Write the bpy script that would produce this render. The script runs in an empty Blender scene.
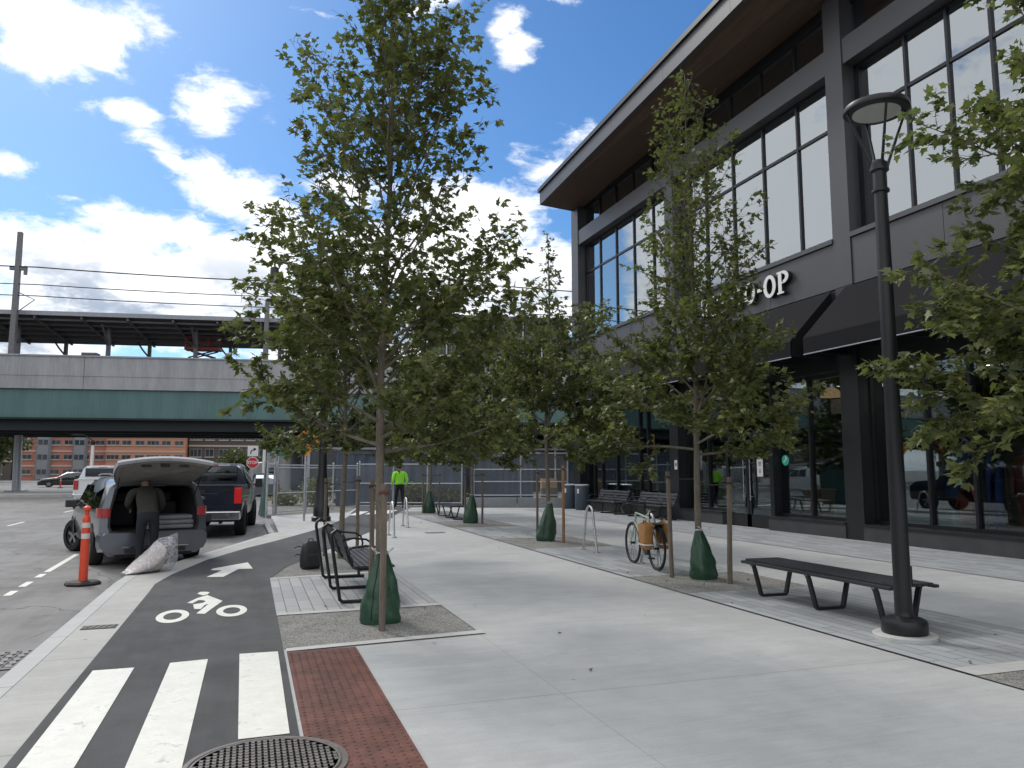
import bpy, bmesh, math, random
import numpy as np
from mathutils import Vector, Matrix, noise as mnoise
PI = math.pi
rad = math.radians
SC = bpy.context.scene
COL = SC.collection
random.seed(7)

# ------------------------------------------------------------------ object helpers
def tag(o, label=None, cat=None, group=None, kind=None):
    if label: o['label'] = label
    if cat: o['category'] = cat
    if group: o['group'] = group
    if kind: o['kind'] = kind
    return o

def empty(name, loc=(0, 0, 0), rz=0, label=None, cat=None, group=None, kind=None):
    o = bpy.data.objects.new(name, None)
    COL.objects.link(o)
    o.empty_display_size = 0.2
    o.location = loc
    o.rotation_euler = (0, 0, rz)
    return tag(o, label, cat, group, kind)

def copy_tree(o, parent=None):
    c = o.copy()
    COL.objects.link(c)
    if parent is not None:
        c.parent = parent
    for ch in list(o.children):
        copy_tree(ch, c)
    return c

class MB:
    """collects shapes and links them as one mesh object"""
    def __init__(s):
        s.v = []; s.f = []; s.m = []
    def add(s, vs, fs, mi=0):
        b = len(s.v)
        s.v.extend([tuple(v) for v in vs])
        s.f.extend([tuple(b + i for i in f) for f in fs])
        s.m.extend([mi] * len(fs))
    def box(s, x0, y0, z0, x1, y1, z1, mi=0):
        if x0 > x1: x0, x1 = x1, x0
        if y0 > y1: y0, y1 = y1, y0
        if z0 > z1: z0, z1 = z1, z0
        vs = [(x0,y0,z0),(x1,y0,z0),(x1,y1,z0),(x0,y1,z0),(x0,y0,z1),(x1,y0,z1),(x1,y1,z1),(x0,y1,z1)]
        s.add(vs, [(0,3,2,1),(4,5,6,7),(0,1,5,4),(1,2,6,5),(2,3,7,6),(3,0,4,7)], mi)
    def obox(s, c, size, rot, mi=0):
        """box centred at c, size, rotation Euler tuple"""
        R = Matrix.Rotation(rot[2],3,'Z') @ Matrix.Rotation(rot[1],3,'Y') @ Matrix.Rotation(rot[0],3,'X')
        h = Vector(size) / 2
        vs = []
        for z in (-1,1):
            for x,y in ((-1,-1),(1,-1),(1,1),(-1,1)):
                vs.append(Vector(c) + R @ Vector((x*h.x,y*h.y,z*h.z)))
        s.add(vs, [(0,3,2,1),(4,5,6,7),(0,1,5,4),(1,2,6,5),(2,3,7,6),(3,0,4,7)], mi)
    def prism(s, poly, z0, z1, mi=0):
        """poly (x,y) counter-clockwise"""
        a = sum(poly[i][0]*poly[(i+1)%len(poly)][1]-poly[(i+1)%len(poly)][0]*poly[i][1] for i in range(len(poly)))
        if a < 0: poly = poly[::-1]
        n = len(poly)
        vs = [(x,y,z0) for x,y in poly] + [(x,y,z1) for x,y in poly]
        fs = [tuple(range(n-1,-1,-1)), tuple(range(n,2*n))] + [(i,(i+1)%n,n+(i+1)%n,n+i) for i in range(n)]
        s.add(vs, fs, mi)
    def prism_ax(s, poly, a0, a1, ax, mi=0):
        """poly in the two other axes, extruded along axis ax ('x': poly=(y,z); 'y': poly=(x,z))"""
        n = len(poly)
        if ax == 'x': vs = [(a0,p,q) for p,q in poly] + [(a1,p,q) for p,q in poly]
        else: vs = [(p,a0,q) for p,q in poly] + [(p,a1,q) for p,q in poly]
        fs = [tuple(range(n-1,-1,-1)), tuple(range(n,2*n))] + [(i,(i+1)%n,n+(i+1)%n,n+i) for i in range(n)]
        s.add(vs, fs, mi)
    def sheet(s, poly, z, mi=0):
        a = sum(poly[i][0]*poly[(i+1)%len(poly)][1]-poly[(i+1)%len(poly)][0]*poly[i][1] for i in range(len(poly)))
        if a < 0: poly = poly[::-1]
        s.add([(x,y,z) for x,y in poly], [tuple(range(len(poly)))], mi)
    def strip(s, L, R, z, mi=0):
        n = len(L)
        s.add([(x,y,z) for x,y in L] + [(x,y,z) for x,y in R], [(i, n+i, n+i+1, i+1) for i in range(n-1)], mi)
    def tube(s, pts, r, n=8, mi=0, cap=True, closed=False):
        pts = [Vector(p) for p in pts]
        rs = r if isinstance(r,(list,tuple)) else [r]*len(pts)
        k = len(pts)
        t0 = (pts[1]-pts[0]).normalized()
        ref = Vector((0,0,1)) if abs(t0.z) < .9 else Vector((1,0,0))
        u = t0.cross(ref).normalized()
        b = len(s.v); fs = []
        vs = []
        for i,p in enumerate(pts):
            if closed: t = (pts[(i+1)%k]-pts[i-1]).normalized()
            elif i == 0: t = t0
            elif i == k-1: t = (pts[-1]-pts[-2]).normalized()
            else: t = ((pts[i+1]-p).normalized()+(p-pts[i-1]).normalized())
            if t.length < 1e-6: t = t0
            t = t.normalized()
            u = (u - t*u.dot(t))
            if u.length < 1e-6: u = t.orthogonal()
            u = u.normalized()
            w = t.cross(u)
            for j in range(n):
                a = 2*PI*j/n
                vs.append(p + (u*math.cos(a)+w*math.sin(a))*rs[i])
        for i in range(k-1 if not closed else k):
            for j in range(n):
                a = i*n+j; c = i*n+(j+1)%n
                d = ((i+1)%k)*n+j; e = ((i+1)%k)*n+(j+1)%n
                fs.append((a,c,e,d))
        if cap and not closed:
            fs.append(tuple(range(n-1,-1,-1)))
            fs.append(tuple((k-1)*n+j for j in range(n)))
        s.add(vs, fs, mi)
    def cyl(s, p0, p1, r0, r1=None, n=16, mi=0):
        s.tube([p0,p1],[r0, r0 if r1 is None else r1], n, mi)
    def lathe(s, prof, c=(0,0,0), n=24, mi=0):
        """prof [(r,z)...] revolved round z at c"""
        vs=[]; fs=[]
        k=len(prof)
        for r,z in prof:
            for j in range(n):
                a=2*PI*j/n
                vs.append((c[0]+r*math.cos(a), c[1]+r*math.sin(a), c[2]+z))
        for i in range(k-1):
            for j in range(n):
                fs.append((i*n+j,i*n+(j+1)%n,(i+1)*n+(j+1)%n,(i+1)*n+j))
        if prof[0][0] > 1e-5: fs.append(tuple(range(n-1,-1,-1)))
        if prof[-1][0] > 1e-5: fs.append(tuple((k-1)*n+j for j in range(n)))
        s.add(vs,fs,mi)
    def ring_loft(s, rings, mi=0, cap=True, closed=True):
        n=len(rings[0]); vs=[p for r in rings for p in r]; fs=[]
        for i in range(len(rings)-1):
            for j in range(n if closed else n-1):
                fs.append((i*n+j,i*n+(j+1)%n,(i+1)*n+(j+1)%n,(i+1)*n+j))
        if cap:
            fs.append(tuple(range(n-1,-1,-1))); fs.append(tuple((len(rings)-1)*n+j for j in range(n)))
        s.add(vs,fs,mi)
    def ball(s, c, r, n=12, m=8, mi=0, jit=0):
        rx,ry,rz = r if isinstance(r,(list,tuple)) else (r,r,r)
        prof=[]
        rings=[]
        for i in range(m+1):
            a=-PI/2+PI*i/m
            ring=[]
            for j in range(n):
                b=2*PI*j/n
                q=1+(random.uniform(-jit,jit) if jit else 0)
                ring.append((c[0]+rx*math.cos(a)*math.cos(b)*q,c[1]+ry*math.cos(a)*math.sin(b)*q,c[2]+rz*math.sin(a)*q))
            rings.append(ring)
        s.ring_loft(rings,mi,cap=False)
    def build(s, name, mats, parent=None, loc=(0,0,0), rz=0, world=False, smooth=False, bevel=0, label=None, cat=None, group=None, kind=None):
        if not isinstance(mats,(list,tuple)): mats=[mats]
        off = Vector((0,0,0))
        if world:
            if parent is not None:
                q = parent
                while q is not None:
                    off += Vector(q.location); q = q.parent
            else: off = Vector(loc)
        me = bpy.data.meshes.new(name)
        me.from_pydata([(v[0]-off.x,v[1]-off.y,v[2]-off.z) for v in s.v], [], s.f)
        for m in mats: me.materials.append(m)
        me.polygons.foreach_set('material_index', s.m)
        bm = bmesh.new(); bm.from_mesh(me)
        bmesh.ops.recalc_face_normals(bm, faces=bm.faces)
        bm.to_mesh(me); bm.free()
        if smooth:
            me.polygons.foreach_set('use_smooth',[True]*len(me.polygons))
        me.update()
        if smooth:
            try: me.set_sharp_from_angle(angle=rad(40))
            except Exception: pass
        o = bpy.data.objects.new(name, me)
        COL.objects.link(o)
        if parent is not None: o.parent = parent
        if parent is None or not world: o.location = loc
        o.rotation_euler = (0,0,rz)
        if bevel:
            b = o.modifiers.new('bevel','BEVEL'); b.width=bevel; b.segments=2; b.limit_method='ANGLE'; b.angle_limit=rad(40)
        return tag(o,label,cat,group,kind)

# ------------------------------------------------------------------ materials
class NT:
    def __init__(s, nt): s.nt=nt
    def n(s, t, **kw):
        nd=s.nt.nodes.new(t)
        for k,v in kw.items():
            if k.startswith('i_'):
                key=k[2:]
                nd.inputs[int(key) if key.isdigit() else key.replace('_',' ')].default_value=v
            else: setattr(nd,k,v)
        return nd
    def l(s,a,b): s.nt.links.new(a,b)
    def math(s,op,a,b=None,c=None,clamp=False):
        nd=s.nt.nodes.new('ShaderNodeMath'); nd.operation=op; nd.use_clamp=clamp
        for i,x in enumerate((a,b,c)):
            if x is None: continue
            if isinstance(x,(int,float)): nd.inputs[i].default_value=x
            else: s.l(x,nd.inputs[i])
        return nd.outputs[0]
    def mix(s,f,a,b,blend='MIX'):
        nd=s.nt.nodes.new('ShaderNodeMix'); nd.data_type='RGBA'; nd.blend_type=blend
        for i,x in ((0,f),(6,a),(7,b)):
            if isinstance(x,(int,float)): nd.inputs[i].default_value=x
            elif isinstance(x,(tuple,list)): nd.inputs[i].default_value=tuple(x)+((1,) if len(x)==3 else ())
            else: s.l(x,nd.inputs[i])
        return nd.outputs[2]
    def ss(s,x,a,b):
        nd=s.nt.nodes.new('ShaderNodeMapRange'); nd.interpolation_type='SMOOTHSTEP'
        s.l(x,nd.inputs[0]); nd.inputs[1].default_value=a; nd.inputs[2].default_value=b
        return nd.outputs[0]
    def noise(s,vec,scale,detail=4,rough=.55,dist=0):
        nd=s.nt.nodes.new('ShaderNodeTexNoise'); nd.inputs['Scale'].default_value=scale
        nd.inputs['Detail'].default_value=detail; nd.inputs['Roughness'].default_value=rough
        nd.inputs['Distortion'].default_value=dist
        if vec is not None: s.l(vec,nd.inputs['Vector'])
        return nd.outputs['Fac']
    def mapping(s,vec,scale=(1,1,1),loc=(0,0,0),rot=(0,0,0)):
        nd=s.nt.nodes.new('ShaderNodeMapping'); s.l(vec,nd.inputs[0])
        nd.inputs['Location'].default_value=loc; nd.inputs['Rotation'].default_value=rot; nd.inputs['Scale'].default_value=scale
        return nd.outputs[0]

def newmat(name):
    m=bpy.data.materials.new(name); m.use_nodes=True
    nt=m.node_tree; nt.nodes.clear()
    N=NT(nt)
    out=N.n('ShaderNodeOutputMaterial'); bs=N.n('ShaderNodeBsdfPrincipled')
    N.l(bs.outputs[0],out.inputs[0])
    return m,N,bs,out

def mk(name,col,rough=.6,metal=0,var=.15,scale=8,bump=0,bscale=60,coat=0,emit=None,estr=1,alpha=1,stretch=(1,1,1),trans=0):
    m,N,bs,out=newmat(name)
    tc=N.n('ShaderNodeTexCoord').outputs['Object']
    v=N.mapping(tc,stretch)
    f=N.noise(v,scale,6,.6)
    f2=N.noise(v,scale*7,3,.6)
    f3=N.math('ADD',N.math('MULTIPLY',f,.65),N.math('MULTIPLY',f2,.35))
    f4=N.ss(f3,.32,.68)
    d=tuple(c*(1-var) for c in col); h=tuple(min(1,c*(1+var)) for c in col)
    N.l(N.mix(f4,d,h),bs.inputs['Base Color'])
    r=N.math('ADD',N.math('MULTIPLY',N.math('SUBTRACT',f3,.5),.25),rough,clamp=True)
    N.l(r,bs.inputs['Roughness'])
    bs.inputs['Metallic'].default_value=metal
    bs.inputs['Coat Weight'].default_value=coat
    if coat: bs.inputs['Coat Roughness'].default_value=.06
    if bump:
        b=N.n('ShaderNodeBump'); b.inputs['Strength'].default_value=1; b.inputs['Distance'].default_value=bump
        N.l(N.noise(v,bscale,4,.6),b.inputs['Height']); N.l(b.outputs[0],bs.inputs['Normal'])
    if emit:
        bs.inputs['Emission Color'].default_value=tuple(emit)+(1,); bs.inputs['Emission Strength'].default_value=estr
    if alpha<1: bs.inputs['Alpha'].default_value=alpha
    if trans: bs.inputs['Transmission Weight'].default_value=trans
    return m

def glassmat(name,tint=(.5,.55,.56),rough=.02,refl=.12,gain=1.0):
    m=bpy.data.materials.new(name); m.use_nodes=True; nt=m.node_tree; nt.nodes.clear(); N=NT(nt)
    out=N.n('ShaderNodeOutputMaterial')
    tr=N.n('ShaderNodeBsdfTransparent'); tr.inputs[0].default_value=tint+(1,)
    gl=N.n('ShaderNodeBsdfGlossy'); gl.inputs['Roughness'].default_value=rough; gl.inputs[0].default_value=(.9,.95,.97,1)
    fr=N.n('ShaderNodeFresnel'); fr.inputs[0].default_value=1.5
    tc=N.n('ShaderNodeTexCoord').outputs['Object']
    bp=N.n('ShaderNodeBump'); bp.inputs['Strength'].default_value=.15; bp.inputs['Distance'].default_value=.01
    N.l(N.noise(tc,.8,0,.5),bp.inputs['Height']); N.l(bp.outputs[0],gl.inputs['Normal'])
    f=N.math('ADD',N.math('MULTIPLY',fr.outputs[0],gain),refl,clamp=True)
    mx=N.n('ShaderNodeMixShader'); N.l(f,mx.inputs[0]); N.l(tr.outputs[0],mx.inputs[1]); N.l(gl.outputs[0],mx.inputs[2])
    N.l(mx.outputs[0],out.inputs[0])
    return m

M={}
def concrete(name,col,joints=None,streak=.5,var=.10):
    m,N,bs,out=newmat(name)
    pos=N.n('ShaderNodeNewGeometry').outputs['Position']
    big=N.noise(pos,.45,5,.6); mid=N.noise(pos,3.2,5,.6); fine=N.noise(pos,55,4,.7); 
    st=N.noise(N.mapping(pos,(1.2,26,1)),1.6,4,.6)
    wp=N.noise(N.mapping(pos,(.7,4,1)),1.1,5,.6,1.5)
    f=N.math('ADD',N.math('MULTIPLY',big,.34),N.math('MULTIPLY',mid,.20))
    f=N.math('ADD',f,N.math('MULTIPLY',fine,.16)); f=N.math('ADD',f,N.math('MULTIPLY',st,.15*streak*2)); f=N.math('ADD',f,N.math('MULTIPLY',wp,.15))
    f=N.ss(f,.41,.59)
    c=N.mix(f,tuple(x*(1-var*1.3) for x in col),tuple(x*(1+var) for x in col))
    # small dark stains and spots
    vo=N.n('ShaderNodeTexVoronoi'); vo.inputs['Scale'].default_value=1.1; N.l(pos,vo.inputs['Vector'])
    sp=N.ss(vo.outputs['Distance'],.035,.012)
    c=N.mix(N.math('MULTIPLY',sp,.6),c,(.12,.11,.10))
    stn=N.ss(N.noise(pos,1.3,3,.5),.66,.78)
    c=N.mix(N.math('MULTIPLY',stn,.30),c,(.2,.19,.18))
    v3=N.n('ShaderNodeTexVoronoi'); v3.inputs['Scale'].default_value=2.7; N.l(pos,v3.inputs['Vector'])
    c=N.mix(N.math('MULTIPLY',N.ss(v3.outputs['Distance'],.07,.03),.35),c,(.28,.27,.25))
    lt=N.ss(N.noise(N.mapping(pos,(.5,2.2,1),(7,3,0)),1.4,6,.65,1.2),.56,.72)
    c=N.mix(N.math('MULTIPLY',lt,.35),c,tuple(min(1,x*1.22) for x in col))
    if joints:
        sep=N.n('ShaderNodeSeparateXYZ'); N.l(pos,sep.inputs[0])
        jm=None
        for ax,off,spc,w,dk in joints:
            q=N.math('PINGPONG',N.math('SUBTRACT',sep.outputs[ax],off),spc/2)
            k=N.math('MULTIPLY',N.math('LESS_THAN',q,w),dk)
            jm=k if jm is None else N.math('MAXIMUM',jm,k)
        c=N.mix(jm,c,(.09,.088,.085))
        fx=N.math('FLOOR',N.math('DIVIDE',N.math('SUBTRACT',sep.outputs[0],2.19),3.23)); fy=N.math('FLOOR',N.math('DIVIDE',N.math('SUBTRACT',sep.outputs[1],5.33),3.81))
        cv=N.n('ShaderNodeCombineXYZ'); N.l(fx,cv.inputs[0]); N.l(fy,cv.inputs[1])
        wn=N.n('ShaderNodeTexWhiteNoise'); wn.noise_dimensions='3D'; N.l(cv.outputs[0],wn.inputs['Vector'])
        c=N.mix(N.math('MULTIPLY',wn.outputs['Value'],.16),c,(.30,.30,.29))
    N.l(c,bs.inputs['Base Color']); bs.inputs['Roughness'].default_value=.82
    b=N.n('ShaderNodeBump'); b.inputs['Strength'].default_value=.6; b.inputs['Distance'].default_value=.004
    N.l(N.math('ADD',fine,st),b.inputs['Height']); N.l(b.outputs[0],bs.inputs['Normal'])
    return m
M['walk']=concrete('plaza concrete',(.452,.458,.450),[(1,5.33,3.81,.006,.42),(0,2.19,3.23,.004,.30)])
M['walk2']=concrete('building walk concrete',(.47,.475,.46),[(1,5.33,3.81,.007,.5)])
M['gutter']=concrete('strip concrete',(.44,.435,.41),[(1,.4,2.4,.007,.5)])
M['band']=concrete('smooth concrete band',(.5,.5,.48))
M['granite']=concrete('granite kerb',(.52,.52,.51),[(1,1.3,1.83,.006,.8)],streak=0,var=.07)
M['pier']=None
M['barrierc']=concrete('barrier concrete',(.26,.27,.28))

def asphalt(name,col,var=.2,crack=0):
    m,N,bs,out=newmat(name)
    pos=N.n('ShaderNodeNewGeometry').outputs['Position']
    big=N.noise(pos,.35,5,.65,.6); mid=N.noise(pos,2.6,5,.6); fine=N.noise(pos,150,3,.7); st=N.noise(N.mapping(pos,(4,.35,1)),1.0,4,.6)
    f=N.math('ADD',N.math('MULTIPLY',big,.4),N.math('MULTIPLY',mid,.2)); f=N.math('ADD',f,N.math('MULTIPLY',fine,.2)); f=N.math('ADD',f,N.math('MULTIPLY',st,.2))
    f=N.ss(f,.42,.58)
    c=N.mix(f,tuple(x*(1-var) for x in col),tuple(x*(1+var) for x in col))
    vo=N.n('ShaderNodeTexVoronoi'); vo.inputs['Scale'].default_value=180; N.l(pos,vo.inputs['Vector'])
    c=N.mix(N.ss(vo.outputs['Distance'],.3,.0),c,tuple(x*1.9 for x in col))
    if crack:
        v2=N.n('ShaderNodeTexVoronoi'); v2.feature='DISTANCE_TO_EDGE'; v2.inputs['Scale'].default_value=.28
        wv=N.n('ShaderNodeMixRGB'); 
        N.l(N.math('MULTIPLY',N.math('LESS_THAN',v2.outputs[0],.0025),.6),wv.inputs[0]); N.l(c,wv.inputs[1]); wv.inputs[2].default_value=(.05,.05,.05,1)
        wp_=N.n('ShaderNodeTexNoise'); wp_.inputs['Scale'].default_value=.9; wp_.inputs['Detail'].default_value=6; N.l(pos,wp_.inputs['Vector'])
        va=N.n('ShaderNodeVectorMath'); va.operation='MULTIPLY_ADD'; N.l(wp_.outputs['Color'],va.inputs[0]); va.inputs[1].default_value=(1.6,1.6,0); N.l(pos,va.inputs[2]); N.l(va.outputs[0],v2.inputs['Vector']); c=wv.outputs[0]
        oil=N.ss(N.noise(pos,.8,4,.6,1),.6,.75); c=N.mix(N.math('MULTIPLY',oil,.45),c,(.07,.068,.065))
    N.l(c,bs.inputs['Base Color']); bs.inputs['Roughness'].default_value=.85
    b=N.n('ShaderNodeBump'); b.inputs['Strength'].default_value=.7; b.inputs['Distance'].default_value=.004
    N.l(fine,b.inputs['Height']); N.l(b.outputs[0],bs.inputs['Normal'])
    return m
M['road']=asphalt('road asphalt',(.20,.195,.19),.22,1)
M['path']=asphalt('cycle path asphalt',(.060,.061,.063),.30)

def gravel(name,col):
    m,N,bs,out=newmat(name)
    pos=N.n('ShaderNodeNewGeometry').outputs['Position']
    vo=N.n('ShaderNodeTexVoronoi'); vo.inputs['Scale'].default_value=85; N.l(pos,vo.inputs['Vector'])
    sep=N.n('ShaderNodeSeparateColor'); N.l(vo.outputs['Color'],sep.inputs[0])
    f=N.math('ADD',N.math('MULTIPLY',sep.outputs[0],.6),N.math('MULTIPLY',N.noise(pos,4,5,.6),.55))
    c=N.mix(N.ss(f,.2,.9),tuple(x*.5 for x in col),tuple(x*1.6 for x in col))
    N.l(c,bs.inputs['Base Color']); bs.inputs['Roughness'].default_value=.95
    b=N.n('ShaderNodeBump'); b.inputs['Strength'].default_value=1; b.inputs['Distance'].default_value=.008; b.invert=True
    N.l(vo.outputs['Distance'],b.inputs['Height']); N.l(b.outputs[0],bs.inputs['Normal'])
    return m
M['gravel']=gravel('tree pit gravel',(.225,.22,.205))
M['dirt']=gravel('site gravel',(.2,.19,.17))

def pavers(name,c1,c2,L=.6,W=.15):
    m,N,bs,out=newmat(name)
    pos=N.n('ShaderNodeNewGeometry').outputs['Position']
    sep=N.n('ShaderNodeSeparateXYZ'); N.l(pos,sep.inputs[0])
    cmb=N.n('ShaderNodeCombineXYZ'); N.l(sep.outputs[1],cmb.inputs[0]); N.l(sep.outputs[0],cmb.inputs[1])
    br=N.n('ShaderNodeTexBrick'); br.offset=.37; br.offset_frequency=2; br.squash=1
    N.l(cmb.outputs[0],br.inputs['Vector'])
    br.inputs['Color1'].default_value=c1+(1,); br.inputs['Color2'].default_value=c2+(1,); br.inputs['Mortar'].default_value=(.10,.10,.10,1)
    br.inputs['Scale'].default_value=1; br.inputs['Mortar Size'].default_value=.0055; br.inputs['Mortar Smooth'].default_value=.1
    br.inputs['Brick Width'].default_value=L; br.inputs['Row Height'].default_value=W; br.inputs['Bias'].default_value=-.1
    f=N.noise(pos,2.2,6,.65); f2=N.noise(pos,90,3,.7)
    c=N.mix(N.math('ADD',N.math('MULTIPLY',f,.6),N.math('MULTIPLY',f2,.4)),br.outputs[0],(.3,.31,.32),'OVERLAY')
    c=N.mix(.25,c,N.mix(f,(.22,.225,.23),(.5,.5,.49)))
    N.l(c,bs.inputs['Base Color']); bs.inputs['Roughness'].default_value=.8
    b=N.n('ShaderNodeBump'); b.inputs['Strength'].default_value=.8; b.inputs['Distance'].default_value=.004; b.invert=True
    N.l(br.outputs['Fac'],b.inputs['Height']); N.l(b.outputs[0],bs.inputs['Normal'])
    return m
M['pavL']=pavers('light plank pavers',(.52,.52,.52),(.36,.37,.385))
M['pavR']=pavers('mixed grey plank pavers',(.48,.50,.51),(.27,.29,.30))

M['pier']=mk('viaduct concrete',(.33,.335,.345),.85,var=.17,scale=1.3,stretch=(1,1,.16),bump=.003,bscale=30)
M['paint']=mk('white road paint',(.74,.73,.665),.6,var=.07,scale=6,bump=.001)
def wornpaint():
    m=M['paint']; nt=m.node_tree; N=NT(nt)
    bs=[n for n in nt.nodes if n.type=='BSDF_PRINCIPLED'][0]
    pos=N.n('ShaderNodeNewGeometry').outputs['Position']
    f=N.ss(N.noise(pos,6,10,.78,.6),.55,.66)
    l=bs.inputs['Base Color'].links[0].from_socket
    c=N.mix(N.math('MULTIPLY',f,.55),l,(.3,.3,.29)); N.l(c,bs.inputs['Base Color'])
wornpaint()
M['tactile']=mk('rusty red tactile plate',(.120,.047,.034),.8,var=.5,scale=2.5,bump=.001)
M['manhole']=mk('worn iron',(.17,.155,.145),.55,metal=.3,var=.25,scale=5,bump=.001)
M['manholed']=mk('iron recess',(.085,.078,.07),.8,var=.3)
M['black']=mk('black powder coat',(.010,.011,.012),.42,var=.15,scale=4)
M['slat']=mk('black bench slat',(.026,.027,.031),.38,var=.2,scale=5)
M['steel']=mk('stainless tube',(.62,.62,.62),.28,metal=.95,var=.08)
M['galv']=mk('galvanised steel',(.50,.52,.54),.45,metal=.6,var=.12)
M['wood']=mk('weathered stake wood',(.17,.135,.105),.85,var=.35,scale=5,bump=.004,bscale=25,stretch=(5,5,.6))
M['woodr']=mk('fresh stake wood',(.30,.17,.09),.8,var=.3,scale=5,bump=.003,bscale=25,stretch=(5,5,.6))
M['bark']=mk('young plane bark',(.16,.135,.105),.9,var=.35,scale=7,bump=.003,bscale=30,stretch=(1,1,.5))
M['twig']=mk('twig bark',(.085,.07,.05),.9,var=.3,scale=9)
M['strap']=mk('tree tie strap',(.05,.04,.035),.8)
M['strapr']=mk('red brown tie strap',(.16,.05,.035),.8)
M['tarp']=mk('green watering bag tarpaulin',(.028,.078,.044),.38,var=.25,scale=4,bump=.02,bscale=6)
M['cuff']=mk('bag collar',(.5,.5,.5),.5)
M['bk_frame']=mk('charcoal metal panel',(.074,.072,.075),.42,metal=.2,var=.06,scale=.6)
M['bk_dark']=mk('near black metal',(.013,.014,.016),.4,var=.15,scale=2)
M['mull']=mk('dark mullion',(.016,.017,.02),.35,metal=.2,var=.1)
M['awn']=mk('black awning cloth',(.0135,.0135,.016),.85,var=.12,scale=2,bump=.002)
M['awn'].node_tree.nodes['Principled BSDF'].inputs['Specular IOR Level'].default_value=.12
M['soffit']=mk('brown timber soffit',(.10,.058,.036),.6,var=.3,scale=2,stretch=(8,.3,1))
M['plinth']=mk('dark stone plinth',(.045,.05,.05),.55,var=.2,scale=3)
M['curtain']=mk('pale roller blind',(.80,.85,.85),.9,var=.05,scale=1,stretch=(1,9,.2))
M['whiteL']=mk('white sign letter',(.8,.8,.78),.5,var=.03)
M['blackL']=mk('letter return',(.02,.02,.02),.4)
M['glassU']=glassmat('upper window glass',(.88,.92,.92),.015,.33)
M['glassG']=glassmat('shop window glass',(.72,.76,.76),.01,.01,.72)
M['glassV']=glassmat('vehicle glass',(.10,.11,.12),.02,.05,.9)
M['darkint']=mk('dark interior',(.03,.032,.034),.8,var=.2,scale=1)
M['shopfl']=mk('shop floor',(.10,.095,.09),.5,var=.2)
M['timber']=mk('plywood',(.42,.26,.12),.6,var=.15,scale=3,stretch=(1,1,4))
M['paper']=mk('white paper',(.75,.75,.73),.7,var=.04)
M['ink']=mk('dark ink',(.03,.03,.035),.7)
M['tyre']=mk('tyre rubber',(.016,.016,.017),.75,var=.2)
M['rimm']=mk('alloy rim',(.45,.45,.46),.3,metal=.9,var=.1)
M['silver']=mk('grey silver car paint',(.13,.14,.16),.32,metal=.55,var=.03,coat=.8)
M['navy']=mk('dark navy car paint',(.010,.014,.028),.3,metal=.3,var=.05,coat=.9)
M['whitep']=mk('white car paint',(.70,.71,.73),.35,var=.03,coat=.6)
M['blackp']=mk('black car paint',(.015,.015,.017),.3,var=.05,coat=.8)
M['bluep']=mk('blue grey car paint',(.12,.17,.24),.35,var=.05,coat=.6)
M['chrome']=mk('chrome',(.6,.6,.6),.18,metal=1,var=.05)
M['tail']=mk('red tail lamp',(.42,.01,.012),.25,coat=.8,var=.05)
M['taillit']=mk('lit tail lamp',(.5,.01,.012),.25,emit=(1,.03,.03),estr=.10)
M['plas']=mk('dark car plastic',(.022,.022,.024),.6)
M['seatf']=mk('grey car seat fabric',(.05,.05,.055),.85)
M['liner']=mk('pale headliner',(.22,.21,.19),.8)
M['blanket']=mk('grey blanket',(.30,.30,.32),.9,bump=.02,bscale=8)
M['orange']=mk('orange plastic',(.72,.075,.03),.45,var=.08)
M['refl']=mk('white reflective band',(.62,.6,.58),.5,var=.08)
M['rubber']=mk('black rubber',(.02,.02,.02),.7,bump=.002)
M['girder']=mk('green painted girder',(.085,.165,.16),.5,var=.16,scale=1.1,stretch=(1.0,1,.12))
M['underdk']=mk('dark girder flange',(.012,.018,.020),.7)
M['canopy']=mk('canopy steel',(.095,.085,.08),.6,var=.2,scale=1)
M['canopyl']=mk('canopy edge metal',(.30,.31,.34),.5)
M['mast']=mk('grey steel mast',(.16,.155,.16),.55,metal=.2,var=.2)
M['redlift']=mk('red lift paint',(.35,.03,.03),.5)
M['cont']=mk('blue grey container steel',(.065,.088,.13),.55,var=.2,scale=1.5)
M['hivis']=mk('lime hi-vis fleece',(.32,.85,.05),.75,var=.08,scale=9,bump=.01,bscale=14,emit=(.3,.9,.05),estr=0)
M['trouser']=mk('dark trousers',(.014,.015,.022),.85,var=.2)
M['jacketd']=mk('dark olive jacket',(.035,.036,.030),.85,var=.2)
M['skin']=mk('skin',(.42,.25,.18),.55,var=.05)
M['hair']=mk('dark hair',(.02,.015,.012),.7)
M['cream']=mk('pale green bike paint',(.38,.46,.36),.35,coat=.5,var=.04)
M['tan']=mk('tan orange pannier canvas',(.36,.175,.055),.75,var=.18,scale=8,bump=.006,bscale=9)
M['plastic']=None
M['mesh']=None
M['signw']=mk('white sign face',(.7,.7,.7),.5,var=.03)
M['signr']=mk('red sign face',(.5,.02,.03),.5,var=.03)
M['signo']=mk('orange sign face',(.75,.26,.02),.5,var=.05)
M['signg']=mk('green street sign face',(.02,.16,.08),.5,var=.05)
M['signy']=mk('yellow signal housing',(.6,.33,.03),.5,var=.05)
M['trash']=mk('dark blue grey litter bin',(.055,.075,.10),.5,var=.1)
M['lampw']=mk('lamp diffuser',(.55,.55,.52),.4,var=.05)
M['warm']=mk('warm pendant shade',(.5,.3,.15),.5,emit=(1,.6,.3),estr=.5)
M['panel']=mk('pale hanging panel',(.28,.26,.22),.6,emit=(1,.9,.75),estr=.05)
M['greentarp']=mk('green fence netting',(.05,.10,.09),.8,var=.25,scale=3,bump=.03,bscale=5)
M['tealst']=mk('teal round sticker with added glow',(.03,.35,.25),.5,emit=(.05,.6,.4),estr=.12)  # faint glow put into the sticker, which is no lamp
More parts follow.
